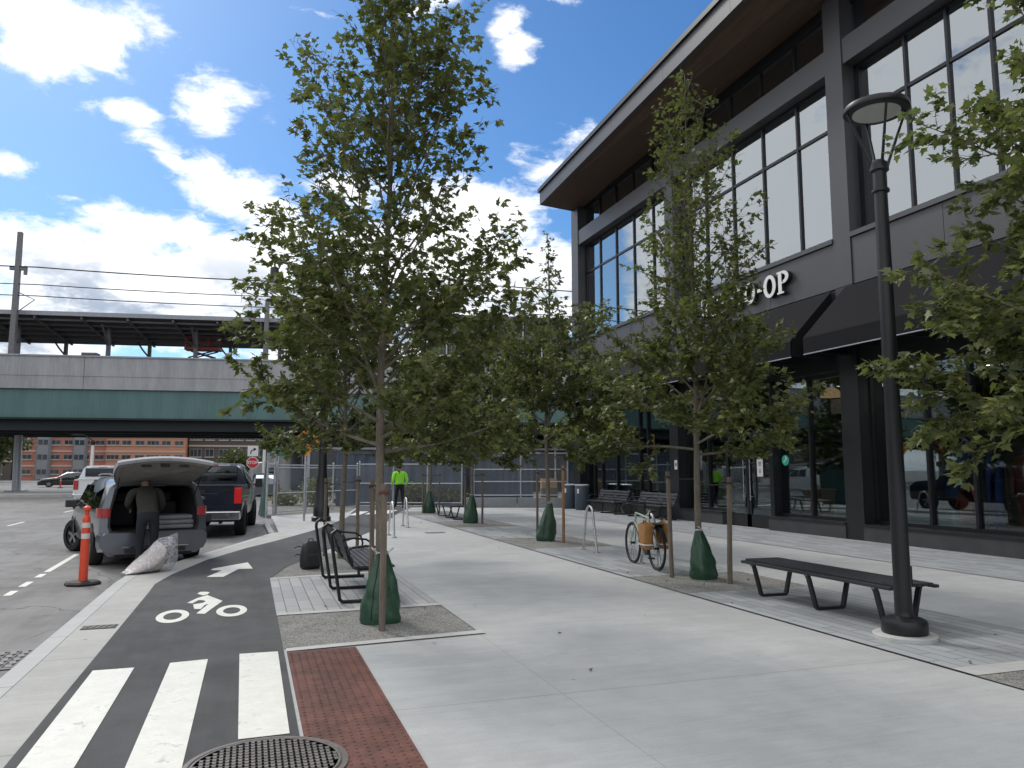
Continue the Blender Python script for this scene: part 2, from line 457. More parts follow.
for nm,c in (('redsh',(.28,.03,.05)),('bluesh',(.03,.07,.26)),('coral',(.38,.09,.06)),('greysh',(.25,.28,.27)),('rust',(.15,.04,.03))):
    M[nm]=mk('garment '+nm,c,.85,var=.15,bump=.01,bscale=12)

def plasticmat():
    m,N,bs,out=newmat('clear plastic wrap')
    tc=N.n('ShaderNodeTexCoord').outputs['Object']
    bs.inputs['Base Color'].default_value=(.75,.76,.8,1); bs.inputs['Roughness'].default_value=.12
    f=N.noise(tc,9,4,.6,1.5)
    N.l(N.math('MULTIPLY_ADD',N.ss(f,.42,.66),.55,.22),bs.inputs['Alpha'])
    b=N.n('ShaderNodeBump'); b.inputs['Strength'].default_value=1; b.inputs['Distance'].default_value=.05
    N.l(N.noise(tc,7,4,.6,1),b.inputs['Height']); N.l(b.outputs[0],bs.inputs['Normal'])
    return m
M['plastic']=plasticmat()
def chainmat():
    m=bpy.data.materials.new('chain link wire'); m.use_nodes=True; nt=m.node_tree; nt.nodes.clear(); N=NT(nt)
    out=N.n('ShaderNodeOutputMaterial'); tc=N.n('ShaderNodeTexCoord').outputs['Object']
    sep=N.n('ShaderNodeSeparateXYZ'); N.l(tc,sep.inputs[0])
    a=N.math('ADD',sep.outputs[0],sep.outputs[2]); b=N.math('SUBTRACT',sep.outputs[0],sep.outputs[2])
    k=N.math('MAXIMUM',N.math('LESS_THAN',N.math('PINGPONG',a,.035),.0045),N.math('LESS_THAN',N.math('PINGPONG',b,.035),.0045))
    tr=N.n('ShaderNodeBsdfTransparent'); di=N.n('ShaderNodeBsdfPrincipled'); di.inputs['Base Color'].default_value=(.30,.31,.33,1); di.inputs['Roughness'].default_value=.5; di.inputs['Metallic'].default_value=.3
    mx=N.n('ShaderNodeMixShader'); N.l(k,mx.inputs[0]); N.l(tr.outputs[0],mx.inputs[1]); N.l(di.outputs[0],mx.inputs[2]); N.l(mx.outputs[0],out.inputs[0])
    return m
M['mesh']=chainmat()

def leafmat(name,base,tint2,yel):
    m=bpy.data.materials.new(name); m.use_nodes=True; nt=m.node_tree; nt.nodes.clear(); N=NT(nt)
    out=N.n('ShaderNodeOutputMaterial')
    geo=N.n('ShaderNodeNewGeometry'); rnd=geo.outputs['Random Per Island']
    big=N.noise(geo.outputs['Position'],1.6,3,.6)
    c=N.mix(rnd,base,tint2)
    c=N.mix(N.ss(N.math('ADD',N.math('MULTIPLY',rnd,.5),N.math('MULTIPLY',big,.6)),.62,.92),c,yel)
    bs=N.n('ShaderNodeBsdfPrincipled'); N.l(c,bs.inputs['Base Color']); bs.inputs['Roughness'].default_value=.48
    tl=N.n('ShaderNodeBsdfTranslucent'); N.l(N.mix(.5,c,(.16,.22,.02)),tl.inputs[0])
    mx=N.n('ShaderNodeMixShader'); mx.inputs[0].default_value=.42; N.l(bs.outputs[0],mx.inputs[1]); N.l(tl.outputs[0],mx.inputs[2]); N.l(mx.outputs[0],out.inputs[0])
    return m
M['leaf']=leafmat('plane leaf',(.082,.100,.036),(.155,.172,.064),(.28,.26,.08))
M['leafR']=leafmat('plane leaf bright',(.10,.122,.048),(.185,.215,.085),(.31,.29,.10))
M['leafB']=leafmat('background leaf',(.035,.055,.022),(.06,.08,.03),(.09,.09,.03))
M['weed']=leafmat('weed leaf',(.10,.12,.04),(.16,.16,.06),(.22,.2,.08))

def brickmat(name,c1,c2,mort):
    m,N,bs,out=newmat(name)
    tc=N.n('ShaderNodeTexCoord').outputs['Object']
    v=N.mapping(tc,(1,1,1),rot=(PI/2,0,0))
    br=N.n('ShaderNodeTexBrick'); N.l(v,br.inputs['Vector'])
    br.inputs['Color1'].default_value=c1+(1,); br.inputs['Color2'].default_value=c2+(1,); br.inputs['Mortar'].default_value=mort+(1,)
    br.inputs['Scale'].default_value=1; br.inputs['Brick Width'].default_value=.22; br.inputs['Row Height'].default_value=.075; br.inputs['Mortar Size'].default_value=.008
    c=N.mix(N.math('MULTIPLY',N.noise(tc,.5,5,.6),.5),br.outputs[0],tuple(x*.6 for x in c1))
    N.l(c,bs.inputs['Base Color']); bs.inputs['Roughness'].default_value=.85
    return m
M['brickO']=brickmat('orange red brick',(.58,.24,.13),(.50,.18,.10),(.4,.3,.24))
M['brickR']=brickmat('red brick',(.50,.15,.10),(.42,.12,.08),(.4,.3,.25))
M['brickG']=brickmat('grey brown brick',(.10,.075,.07),(.08,.06,.055),(.12,.11,.1))
M['bay']=mk('grey bay cladding',(.2,.21,.22),.6)
M['wpane']=mk('far window pane',(.045,.055,.065),.12,var=.5,scale=.9)
M['wframe']=mk('far window frame',(.22,.20,.18),.6)
M['stone']=mk('pale lintel stone',(.4,.35,.3),.8)

# ------------------------------------------------------------------ camera, sun, sky
cam=bpy.data.cameras.new('camera'); co=bpy.data.objects.new('camera',cam); COL.objects.link(co)
SC.camera=co
cam.sensor_width=36; cam.lens=769/1024*36; cam.clip_start=.05; cam.clip_end=3000
co.location=(0,0,1.6)
co.rotation_euler=(PI/2+rad(6.381),0,-rad(18.706))

SUN_AZ=rad(-24); SUN_EL=rad(43)
sd=bpy.data.lights.new('sun','SUN'); sd.energy=1.5; sd.angle=rad(13); sd.color=(1,.95,.88)
so=bpy.data.objects.new('sun',sd); COL.objects.link(so)
dv=Vector((math.sin(SUN_AZ)*math.cos(SUN_EL),math.cos(SUN_AZ)*math.cos(SUN_EL),math.sin(SUN_EL)))
so.rotation_euler=dv.to_track_quat('Z','Y').to_euler()
so.location=dv*60

w=bpy.data.worlds.new('World'); SC.world=w; w.use_nodes=True
nt=w.node_tree; nt.nodes.clear(); N=NT(nt)
wo=N.n('ShaderNodeOutputWorld')
sky=N.n('ShaderNodeTexSky'); sky.sky_type='NISHITA'; sky.sun_disc=False
sky.sun_elevation=SUN_EL; sky.sun_rotation=SUN_AZ; sky.air_density=1.0; sky.dust_density=.6; sky.ozone_density=1.6
bg=N.n('ShaderNodeBackground'); bg.inputs[1].default_value=.095
hs=N.n('ShaderNodeHueSaturation'); hs.inputs['Saturation'].default_value=1.22; hs.inputs['Value'].default_value=1.0; N.l(sky.outputs[0],hs.inputs['Color'])
N.l(N.mix(1,hs.outputs[0],(.74,1.0,1.20),'MULTIPLY'),bg.inputs[0])
tc=N.n('ShaderNodeTexCoord').outputs['Generated']
sp=N.n('ShaderNodeSeparateXYZ'); N.l(tc,sp.inputs[0])
az=N.math('ARCTAN2',sp.outputs[0],sp.outputs[1]); el=N.math('ARCSINE',sp.outputs[2])
BL=[(-0.216,0.475,0.094,0.038),(-0.136,0.483,0.034,0.016),(-0.249,0.439,0.05,0.024),(-0.059,0.433,0.065,0.029),(-0.088,0.436,0.035,0.021),(-0.172,0.398,0.036,0.014),(-0.135,0.371,0.04,0.015),(-0.118,0.36,0.045,0.015),(-0.051,0.347,0.074,0.037),(-0.012,0.322,0.061,0.029),(-0.279,0.328,0.016,0.014),(-0.209,0.294,0.026,0.005),(-0.216,0.232,0.114,0.041),(-0.124,0.274,0.102,0.032),(-0.152,0.196,0.217,0.057),(-0.02,0.226,0.085,0.072),(-0.24,0.154,0.089,0.065),(0.013,0.289,0.049,0.03),(0.320,0.545,0.030,0.020),(0.341,0.520,0.030,0.022),(0.385,0.570,0.022,0.009),(.06,.55,.03,.006),(0.186,0.562,0.055,0.01),(0.27,0.327,0.101,0.049),(0.364,0.389,0.061,0.026),(0.432,0.417,0.053,0.016),(0.218,0.257,0.159,0.063),(0.364,0.233,0.105,0.063),(0.27,0.283,0.107,0.05),(0.141,0.178,0.196,0.063),(0.112,0.351,0.065,0.03)]
_vz=N.n('ShaderNodeCombineXYZ'); N.l(sp.outputs[0],_vz.inputs[0]); N.l(sp.outputs[1],_vz.inputs[1]); N.l(sp.outputs[2],_vz.inputs[2])
_wn=N.n('ShaderNodeTexNoise'); _wn.inputs['Scale'].default_value=7; _wn.inputs['Detail'].default_value=4; N.l(_vz.outputs[0],_wn.inputs['Vector'])
_ws=N.n('ShaderNodeSeparateColor'); N.l(_wn.outputs['Color'],_ws.inputs[0])
az=N.math('ADD',az,N.math('MULTIPLY',N.math('SUBTRACT',_ws.outputs[0],.5),.10)); el0=el
el=N.math('ADD',el,N.math('MULTIPLY',N.math('SUBTRACT',_ws.outputs[1],.5),.07))
fieldv=None
for a,e,ra,re in BL:
    d1=N.math('MULTIPLY',N.math('SUBTRACT',az,a),1/(ra*1.02)); d2=N.math('MULTIPLY',N.math('SUBTRACT',el,e),1/(re*1.02))
    q=N.math('SUBTRACT',1,N.math('SQRT',N.math('ADD',N.math('MULTIPLY',d1,d1),N.math('MULTIPLY',d2,d2))))
    q=N.math('MULTIPLY',q,min(1,.35+re*14)) 
    fieldv=q if fieldv is None else N.math('MAXIMUM',fieldv,q)
vz=N.n('ShaderNodeCombineXYZ'); N.l(sp.outputs[0],vz.inputs[0]); N.l(sp.outputs[1],vz.inputs[1]); N.l(N.math('MULTIPLY',sp.outputs[2],2.0),vz.inputs[2])
nz=N.noise(vz.outputs[0],11,9,.62,.35)
nlow=N.noise(vz.outputs[0],2.1,4,.5)
nfine=N.noise(vz.outputs[0],34,6,.68,.6)
det=N.math('ADD',N.math('MULTIPLY',N.math('SUBTRACT',nz,.5),1.9),N.math('MULTIPLY',N.math('SUBTRACT',nfine,.5),.75))
fieldv=N.math('MAXIMUM',fieldv,-1.6)
v1=N.math('ADD',fieldv,det)
# unseen cloud cover, thickened to whiten window reflections, outside the framed sky (west, south and overhead)
away=N.ss(N.math('ABSOLUTE',N.math('SUBTRACT',az,.33)),.66,.84)
over=N.ss(el,.66,.85)
gen=N.math('MAXIMUM',away,over)
v2=N.math('ADD',N.math('MULTIPLY',N.math('SUBTRACT',nlow,.24),3.0),det)
v2=N.math('ADD',v2,N.math('MULTIPLY',N.math('SUBTRACT',gen,1),6))
lowc=N.ss(el,.17,.09)   # bank of cloud on the horizon
v3=N.math('SUBTRACT',N.math('MULTIPLY',lowc,1.1),.5)
vv=N.math('MAXIMUM',N.math('MAXIMUM',v1,v2),N.math('ADD',v3,det))
alpha=N.ss(vv,-.10,.48)
thick=N.ss(N.math('ADD',fieldv,N.math('MULTIPLY',det,.9)),.30,1.0)
# shaded undersides: thick parts, low in the sky, patchy
patch=N.ss(N.noise(N.mapping(vz.outputs[0],(1,1,1.3),(3.1,1.7,.4)),6.5,6,.6,.4),.42,.58)
lowel=N.ss(el,.30,.18)
shade=N.math('MULTIPLY',N.math('MULTIPLY',patch,lowel),N.ss(vv,.2,.8))
shade=N.math('MAXIMUM',shade,N.math('MULTIPLY',gen,.16))
ccol=N.mix(shade,(1.12,1.14,1.18),(.38,.46,.58))
cb=N.n('ShaderNodeBackground'); N.l(ccol,cb.inputs[0]); cb.inputs[1].default_value=1.0
mx=N.n('ShaderNodeMixShader'); N.l(alpha,mx.inputs[0]); N.l(bg.outputs[0],mx.inputs[1]); N.l(cb.outputs[0],mx.inputs[2]); N.l(mx.outputs[0],wo.inputs[0])

SC.view_settings.view_transform='Standard'; SC.view_settings.look='None'; SC.view_settings.exposure=.2; SC.view_settings.gamma=1
SC.view_settings.use_curve_mapping=False
cy=SC.cycles
cy.max_bounces=6; cy.diffuse_bounces=3; cy.glossy_bounces=3; cy.transmission_bounces=4; cy.transparent_max_bounces=10
cy.use_adaptive_sampling=True; cy.adaptive_threshold=.02; cy.sample_clamp_indirect=6
w.cycles.sampling_method='MANUAL'; w.cycles.sample_map_resolution=512

# ------------------------------------------------------------------ ground
ZR=-.10
b=MB(); b.sheet([(-700,-700),(700,-700),(700,700),(-700,700)],ZR); b.build('road',M['road'],kind='structure')
slab=[(-1.70,-9),(-1.70,12.4),(-1.64,13.6),(-1.08,14.95),(-.73,16.1),(.66,20.75),(.86,20.9),(.86,28.4),(1.5,28.9),(3.5,29.7),(4.3,33.2),(6.9,33.0),(13.45,30.3),(13.45,-9)]
b=MB(); b.prism(slab,-.3,0); b.build('sidewalk',M['walk'],kind='structure')
ko=[(-1.78,-9),(-1.78,12.4),(-1.72,13.6),(-1.16,14.95),(-.82,16.12),(.58,20.87),(.76,20.99),(.76,28.5),(1.46,29.0),(3.5,29.85)]
ki=[(-1.61,-9),(-1.61,12.4),(-1.55,13.53),(-1.02,14.84),(-.67,16.05),(.73,20.72),(.92,20.86),(.92,28.33),(1.52,28.78),(3.5,29.64)]
b=MB()
for i in range(len(ko)-1):
    for (A,B) in ((ko,ki),):
        pass
b.ring_loft([[(ko[i][0],ko[i][1],-.3),(ki[i][0],ki[i][1],-.3),(ki[i][0],ki[i][1],.004),(ko[i][0]+.012,ko[i][1],.004),(ko[i][0],ko[i][1],-.008)] for i in range(len(ko))])
b.build('kerb',M['granite'],kind='structure')
# low second kerb stone at the mouth of the parking bay
b=MB(); b.prism([(.52,21.3),(.66,21.3),(.60,25.2),(.46,25.2)],ZR-.1,-.02); b.build('kerb',M['granite'],kind='structure')
pathL=[(-1.2,-9),(-1.2,11.3),(-1.21,12.1),(-1.08,13.1),(-.67,15.0),(0.0,17.0),(.71,18.74),(1.61,21.2),(2.5,24.2),(3.24,27.1),(3.7,29.8),(4.35,33.1)]
pathR=[(.34,-9),(.34,12.15),(.62,13.5),(.93,14.35),(1.9,17.2),(3.0,20.4),(3.84,23.2),(4.97,27.7),(5.7,30.2),(6.6,33.0)]
b=MB(); b.sheet(pathL+pathR[::-1],.008); b.build('cycle_path',M['path'],kind='structure')
gl=[(-1.60,-9),(-1.60,12.4),(-1.54,13.53),(-1.01,14.84),(-.66,16.05),(.74,20.72)]
gr=[(-1.2,-9),(-1.2,11.3),(-1.21,12.1),(-1.08,13.1),(-.67,15.0),(0.0,17.0),(.71,18.74),(1.1,19.8)]
b=MB(); b.sheet(gl+gr[::-1],.004); b.build('pavement_strip',M['gutter'],kind='structure')
# crosswalk over the cycle path
b=MB()
for q in ([(-1.13,4.4),(-.84,4.4),(-.83,7.08),(-1.13,7.08)],[(-.58,4.55),(-.29,4.55),(-.28,7.19),(-.57,7.15)],[(-.01,5.04),(.285,5.05),(.29,7.29),(-.03,7.30)]):
    b.sheet(q,.012)
b.build('crosswalk_marking',M['paint'],kind='structure')
b=MB()
dx,dy=.34,.94
for k in range(3):
    x0=3.35+.62*k; y0=27.9+.35*k
    b.sheet([(x0,y0),(x0+.34,y0-.1),(x0+.34+dx*.95*2.2,y0-.1+dy*2.6),(x0+dx*.95*2.2,y0+dy*2.6)],.012)
b.build('crosswalk_marking',M['paint'],kind='structure')
b=MB()
b.sheet([(-.59,10.95),(-.56,11.09),(-.49,11.08),(-.44,11.01),(-.46,10.84),(-.51,10.77)],.012)
b.sheet([(-.66,10.24),(-.57,10.57),(-.46,10.78),(-.26,10.25),(-.42,9.41),(-.51,9.46),(-.41,10.08),(-.45,10.02),(-.48,9.74),(-.55,9.77),(-.585,10.10),(-.48,10.18),(-.45,10.29),(-.49,10.38),(-.54,10.41),(-.60,10.18)],.012)
for cx,cy,rx,ry in ((-.745,9.38,.165,.40),(-.14,9.53,.165,.38)):
    n=40; o_=[];i_=[]
    for j in range(n+1):
        a=2*PI*j/n; o_.append((cx+rx*math.cos(a),cy+ry*math.sin(a))); i_.append((cx+rx*.56*math.cos(a),cy+ry*.56*math.sin(a)))
    b.strip(i_,o_,.012)
b.sheet([(-.56,12.58),(-.37,13.32),(-.54,13.41),(-.51,13.62),(.02,14.32),(.1,13.4),(-.12,13.41),(-.32,12.53)],.012)
b.build('bicycle_lane_marking',M['paint'],kind='structure')
# dashed lane lines on the road
b=MB()
def dash(x0,y0,x1,y1,w=.1):
    d=Vector((x1-x0,y1-y0)).normalized(); p=Vector((-d.y,d.x))*w/2
    b.sheet([(x0+p.x,y0+p.y),(x0-p.x,y0-p.y),(x1-p.x,y1-p.y),(x1+p.x,y1+p.y)],ZR+.004)
for t0,t1 in ((0,.45),(.85,1.4),(1.9,2.35),(2.6,5.6),(6.6,8.6)):
    dash(-3.07-t0*.035,12.34+t0,-3.07-t1*.035,12.34+t1)
for t in range(-8,40,8): dash(-6.95-t*.01,27.5+t,-6.95-(t+1.9)*.01,29.4+t)
b.build('lane_marking',M['paint'],kind='structure')
# left furniture zone
b=MB(); b.sheet([(.335,9.03),(2.19,9.10),(2.19,12.45),(.335,12.15)],.012); b.build('paver_panel',M['pavL'],kind='structure')
b=MB(); b.sheet([(.345,9.03),(2.19,9.10),(2.19,9.24),(.345,9.17)],.016); b.sheet([(.345,12.0),(2.19,12.3),(2.19,12.45),(.345,12.15)],.016); b.build('pavement_strip',M['band'],kind='structure')
b=MB(); b.sheet([(.345,7.40),(2.19,7.62),(2.19,9.09),(.345,9.02)],.010)
b.sheet([(.36,12.17),(2.19,12.47),(2.19,15.4),(1.30,15.4),(.95,14.35),(.64,13.5)],.010)
b.build('tree_pit_gravel',M['gravel'],kind='structure')
b=MB(); b.sheet([(.36,7.27),(2.25,7.45),(2.25,7.61),(.36,7.39)],.012); b.build('pavement_strip',M['band'],kind='structure')
# tactile plate with real domes
b=MB(); b.box(.365,3.6,-.05,.965,7.26,.010)
y=3.64
while y<7.2:
    for i in range(10):
        x=.395+.06*i
        vs=[]; 
        for r,z in ((.0125,.010),(.0075,.0145)):
            for j in range(6): vs.append((x+r*math.cos(j*PI/3),y+r*math.sin(j*PI/3),z))
        b.add(vs,[(6,7,8,9,10,11)]+[(j,(j+1)%6,6+(j+1)%6,6+j) for j in range(6)])
    y+=.06
b.build('tactile_paving',M['tactile'],kind='structure')
# right furniture zone: strip X 5.42..7.4 of tree pits and pavers
XL,XR=5.42,7.40
b=MB(); g=MB(); c_=MB()
for (a0,a1) in ((10.55,14.95),(4.95,8.95),(17.3,21.0),(23.6,27.2)):
    b.sheet([(XL,a0),(XR,a0),(XR,a1),(XL,a1)],.010)
for (a0,a1) in ((8.95,10.55),(14.95,17.3),(2.0,4.72),(21.0,23.6),(27.2,29.8)):
    g.sheet([(XL,a0+.002),(XR,a0+.002),(XR,a1-.002),(XL,a1-.002)],.006)
c_.sheet([(XL,4.72),(XR,4.72),(XR,4.948),(XL,4.948)],.010)
b.build('paver_panel',M['pavR'],kind='structure'); g.build('tree_pit_gravel',M['gravel'],kind='structure'); c_.build('pavement_strip',M['band'],kind='structure')
b=MB(); b.sheet([(XL-.02,-9),(XL-.004,-9),(XL-.004,30),(XL-.02,30)],.005); b.sheet([(2.195,7.6),(2.207,7.6),(2.207,15.4),(2.195,15.4)],.005)
b.build('pavement_joint',M['blackL'],kind='structure')
b=MB(); b.sheet([(10.6,-9),(13.2,-9),(13.2,30),(10.6,30)],.008); b.build('paver_panel',M['pavR'],kind='structure')
# island beyond, under the viaduct
b=MB(); b.prism([(-60,62),(-13,56),(-7,57.5),(-6,60),(-12,63),(-60,76)],-.3,.04); b.build('traffic_island',M['gutter'],kind='structure')
b=MB(); b.sheet([(1.0,31.2),(3.6,33.3),(60,20),(60,60),(1.0,60)],ZR+.004); b.build('site_ground',M['dirt'],kind='structure')

# ------------------------------------------------------------------ covers and grates
t=empty('manhole_cover',(.14,4.57,.008),0,'large round cast iron manhole cover beside the red tactile plate','manhole cover'); t.scale=(.93,.93,1)
b=MB(); b.lathe([(.47,0),(.47,.010),(.44,.012),(.435,.006)],n=64); b.build('rim',M['manhole'],t,smooth=True)
b=MB(); b.lathe([(.432,0),(.432,.010),(.33,.0105),(.33,.007),(.0,.007)],n=64,mi=1)
for i in range(-11,12):
    for j in range(-15,16):
        x=i*.036; y=j*.048
        if x*x+y*y<.40**2: b.box(x-.011,y-.017,.0065,x+.011,y+.017,.0145,0)
        if x*x+y*y<.40**2: b.box(x-.018,y+.018,.0065,x+.018,y+.023,.012,0)
b.lathe([(.425,.0105),(.425,.0135),(.412,.0135),(.412,.0105)],n=64); b.build('cover_plate',[M['manhole'],M['manholed']],t)
t=empty('storm_drain_grate',(-2.02,8.2,ZR),0,'square cast iron drain grate in the gutter of the road','drain grate')
b=MB(); b.box(-.38,-.38,.0,.38,.38,.006,1); b.box(-.38,-.38,.0,-.34,.38,.012); b.box(.34,-.38,.0,.38,.38,.012); b.box(-.34,-.38,.0,.34,-.34,.012); b.box(-.34,.34,.0,.34,.38,.012); b.build('frame',[M['manhole'],M['blackL']],t)
b=MB()
for i in range(-3,4):
    for j in range(-2,3): b.obox((i*.095,j*.135,.010),(.05,.115,.008),(0,0,.25))
for i in range(-3,5): b.box(i*.095-.052,-.33,.0065,i*.095-.043,.33,.0125)
b.build('grate_bars',M['manhole'],t)
t=empty('drain_plate',(-1.40,9.0,.004),0,'small iron plate set in the concrete beside the granite kerb','drain cover')
b=MB(); b.box(-.16,-.1,0,.16,.1,.006,0); b.build('plate',M['manholed'],t)
b=MB()
for i in range(5): b.obox((-.12+i*.06,0,.0075),(.022,.17,.005),(0,0,-.3))
b.build('ribs',M['manhole'],t)
t=empty('drain_plate',(4.55,19.6,0),0,'small flat iron plate in the middle of the plaza concrete','drain cover')
b=MB(); b.box(-.25,-.16,0,.25,.16,.006); b.build('plate',M['manhole'],t)

# ------------------------------------------------------------------ trees
LEAF=[(0,-.02),(.16,.02),(.44,-.04),(.36,.20),(.52,.44),(.24,.48),(.16,.66),(0,1.0),(-.16,.66),(-.24,.48),(-.52,.44),(-.36,.20),(-.44,-.04),(-.16,.02)]
LEAFS=[(0,0),(.4,.1),(.42,.5),(0,1.0),(-.42,.5),(-.4,.1)]
def leaf_object(name,pts,dirs,size,mat,parent,rng,shape=LEAF,droop=.35,jit=.5):
    n=len(pts); P=np.array(pts,dtype=float); D=np.array(dirs,dtype=float)
    L=np.array(shape); k=len(L)
    s=size*rng.uniform(.5,1.15,n)
    f=D+rng.normal(0,jit,(n,3)); f[:,2]-=droop*rng.uniform(0,1.6,n)
    f/=np.linalg.norm(f,axis=1)[:,None]+1e-9
    up=np.tile(np.array([0,0,1.0]),(n,1))+rng.normal(0,.42,(n,3))
    r=np.cross(f,up); r/=np.linalg.norm(r,axis=1)[:,None]+1e-9
    nn=np.cross(r,f)
    V=np.zeros((n,k,3))
    fold=rng.uniform(.0,.35,n)
    for i,(a,c) in enumerate(L):
        V[:,i,:]=P+(r*a+f*(c+.12)+nn*((-abs(a)*fold)-(c*c*.18))[:,None] )*s[:,None]
    # blade edges 2D -> mesh
    verts=V.reshape(-1,3)
    me=bpy.data.meshes.new(name)
    me.vertices.add(n*k); me.vertices.foreach_set('co',verts.ravel())
    me.loops.add(n*k); me.loops.foreach_set('vertex_index',np.arange(n*k))
    me.polygons.add(n); me.polygons.foreach_set('loop_start',np.arange(n)*k); 
    try: me.polygons.foreach_set('loop_total',np.full(n,k))
    except Exception: pass
    me.update(calc_edges=True); me.validate()
    me.materials.append(mat)
    o=bpy.data.objects.new(name,me); COL.objects.link(o); o.parent=parent
    return o

def tree(loc,label,H,z0,rad_fn,nbr,seed,leafn,leafsize,tr=.05,mat=None,lean=(0,0),updir=.75,lname='plane_tree',cat='tree',group='young street trees on the plaza',bareb=5,low=1.):
    """rad_fn(z) crown radius; nbr limbs on a central leader; leaves along twigs"""
    rg=np.random.default_rng(seed); rr=random.Random(seed)
    t=empty(lname,loc,0,label,cat,group)
    wood=MB()
    tp=[]; trad=[]
    nseg=16
    ph=rr.uniform(0,6)
    for i in range(nseg+1):
        q=i/nseg; z=H*.97*q
        tp.append(Vector((lean[0]*q+.035*math.sin(ph+q*7)*min(1,q*3),lean[1]*q+.035*math.cos(ph*2+q*6)*min(1,q*3),z)))
        trad.append(max(.006,tr*(1-q)**.8+.004))
    trad[0]*=1.25
    wood.tube(tp,trad,10,0)
    def trunk_at(z):
        q=min(.999,max(0,z/(H*.97)))*nseg; i=int(q); return tp[i].lerp(tp[i+1],q-i)
    twigs=[]   # (p0,p1,dir,weight)
    def limb(p,d,L,r,lev):
        n=5 if lev==0 else 4
        pts=[p]; cur=p.copy(); dd=d.copy()
        for i in range(n):
            dd=(dd+Vector((rr.gauss(0,.10),rr.gauss(0,.10),rr.gauss(.02,.08)+(.05 if lev==0 else 0)))).normalized()
            cur=cur+dd*(L/n); pts.append(cur.copy())
        rs=[max(.0016,r*(1-.8*i/n)) for i in range(n+1)]
        wood.tube(pts,rs,5 if lev==0 else 4,1 if lev else 0,cap=False)
        if lev<2:
            ns=max(3,int(L*(6.5 if lev==0 else 6)))
            for k in range(ns):
                q=(.22 if lev==0 else .2)+(.78)*(k+rr.random())/ns
                q=min(q,.98)
                i=int(q*n); b0=pts[i].lerp(pts[min(i+1,n)],q*n-i)
                dl=(pts[min(i+1,n)]-pts[i]).normalized()
                side=Vector((rr.gauss(0,1),rr.gauss(0,1),rr.gauss(0,.55))).normalized()
                side=(side-dl*side.dot(dl)).normalized()
                nd=(dl*.75+side*.8+Vector((0,0,.12))).normalized()
                limb(b0,nd,L*(.42 if lev==0 else .5)*(1.15-.7*q)*rr.uniform(.7,1.25),rs[i]*.55,lev+1)
        for i in range(n):
            if lev==0 and i<1: continue
            twigs.append((pts[i],pts[i+1],1 if lev==0 else 2.2 if lev==1 else 3))
    for k in range(nbr):
        q=(k+.5)/nbr
        z=z0+(H*.95-z0)*q**1.08
        R=rad_fn(min(H,z+ (H-z0)*.10))*rr.uniform(.8,1.15)
        a=k*2.39996+rr.uniform(-.35,.35)
        el_=updir*rr.uniform(.75,1.2)*(.75+.7*q)
        el_=min(el_,1.2)
        if k<bareb: el_*=.08+.5*k/bareb
        L=R/max(.35,math.cos(el_))
        L=min(L,R*1.75,(H*1.03-z)/max(.2,math.sin(el_))) if k>=bareb else R*1.05
        d=Vector((math.cos(a)*math.cos(el_),math.sin(a)*math.cos(el_),math.sin(el_)))
        limb(trunk_at(z),d,max(.25,L),max(.006,tr*.42*(1-q*.7)),0)
    twigs.append((tp[-3],tp[-2],3)); twigs.append((tp[-2],tp[-1],3))
    wood.build('trunk',[M['bark'],M['twig']],t,smooth=True)
    wl=[max(1e-6,(b_-a_).length*w_*(1+(low-1)*max(0,1-(((a_+b_)/2).z-z0)/(H-z0)*2.2))*(1.15-.5*min(1,max(0,(((a_+b_)/2).z-z0)/(H-z0))))*(1.0 if ((a_+b_)/2).z>z0-.35 else .15)) for a_,b_,w_ in twigs]
    idx=rg.choice(len(twigs),leafn,p=np.array(wl)/sum(wl))
    A=np.array([tuple(x[0]) for x in twigs]); B=np.array([tuple(x[1]) for x in twigs])
    u=rg.uniform(0,1,leafn)[:,None]
    P=A[idx]*(1-u)+B[idx]*u+rg.normal(0,leafsize*.28,(leafn,3))
    D=(B-A)[idx]; D/=np.linalg.norm(D,axis=1)[:,None]+1e-9
    D[:,2]*=.4
    leaf_object('crown',P,D,leafsize,mat or M['leaf'],t,rg)
    return t

def prof(*pts):
    def f(z):
        if z<=pts[0][0]: return pts[0][1]
        for (a,ra),(c,rc) in zip(pts,pts[1:]):
            if z<=c: return ra+(rc-ra)*(z-a)/(c-a)
        return pts[-1][1]
    return f
tree((1.36,8.42,0),'tall young plane tree nearest the camera, right beside the slatted bench with backrest',8.0,1.75,prof((1.8,1.6),(2.6,1.72),(3.6,1.45),(5.0,1.3),(6.2,.95),(7.2,.55),(8.1,.2)),58,11,17500,.088,.05,low=3.2)
tree((1.62,14.45,0),'young plane tree behind the slatted bench, between the cycle path and the hoops',5.8,1.85,prof((1.8,1.5),(3,1.6),(4.3,1.1),(5.3,.5),(6,.2)),42,23,12500,.10,.05,low=2.5)
tree((6.36,10.12,0),'young plane tree rising beside the parked bicycle, in front of the shop sign',8.1,1.8,prof((1.9,1.75),(2.8,1.85),(3.6,1.1),(5.0,.9),(6.5,.75),(7.3,.5),(8.0,.2)),62,37,14500,.088,.05,low=3.4)
tree((6.50,16.6,0),'slender young plane tree beyond the bicycle, between a dark and a pale stake',7.4,1.85,prof((1.9,1.7),(3,1.95),(4.2,1.25),(5.4,.5),(7.3,.12)),52,41,17000,.10,.05,low=3.4)
tree((6.42,22.7,0),'young plane tree at the near end of the far backless bench',6.6,1.85,prof((1.9,1.7),(3,2.0),(4.4,1.3),(5.5,.6),(6.6,.15)),46,53,14000,.115,.05,low=2.5)
tree((6.40,28.5,0),'farthest young plane tree, right of the person in the lime top',6.3,1.85,prof((1.9,1.7),(3,2.1),(4.4,1.4),(5.4,.7),(6.2,.2)),42,67,12000,.125,.05,low=2.2)
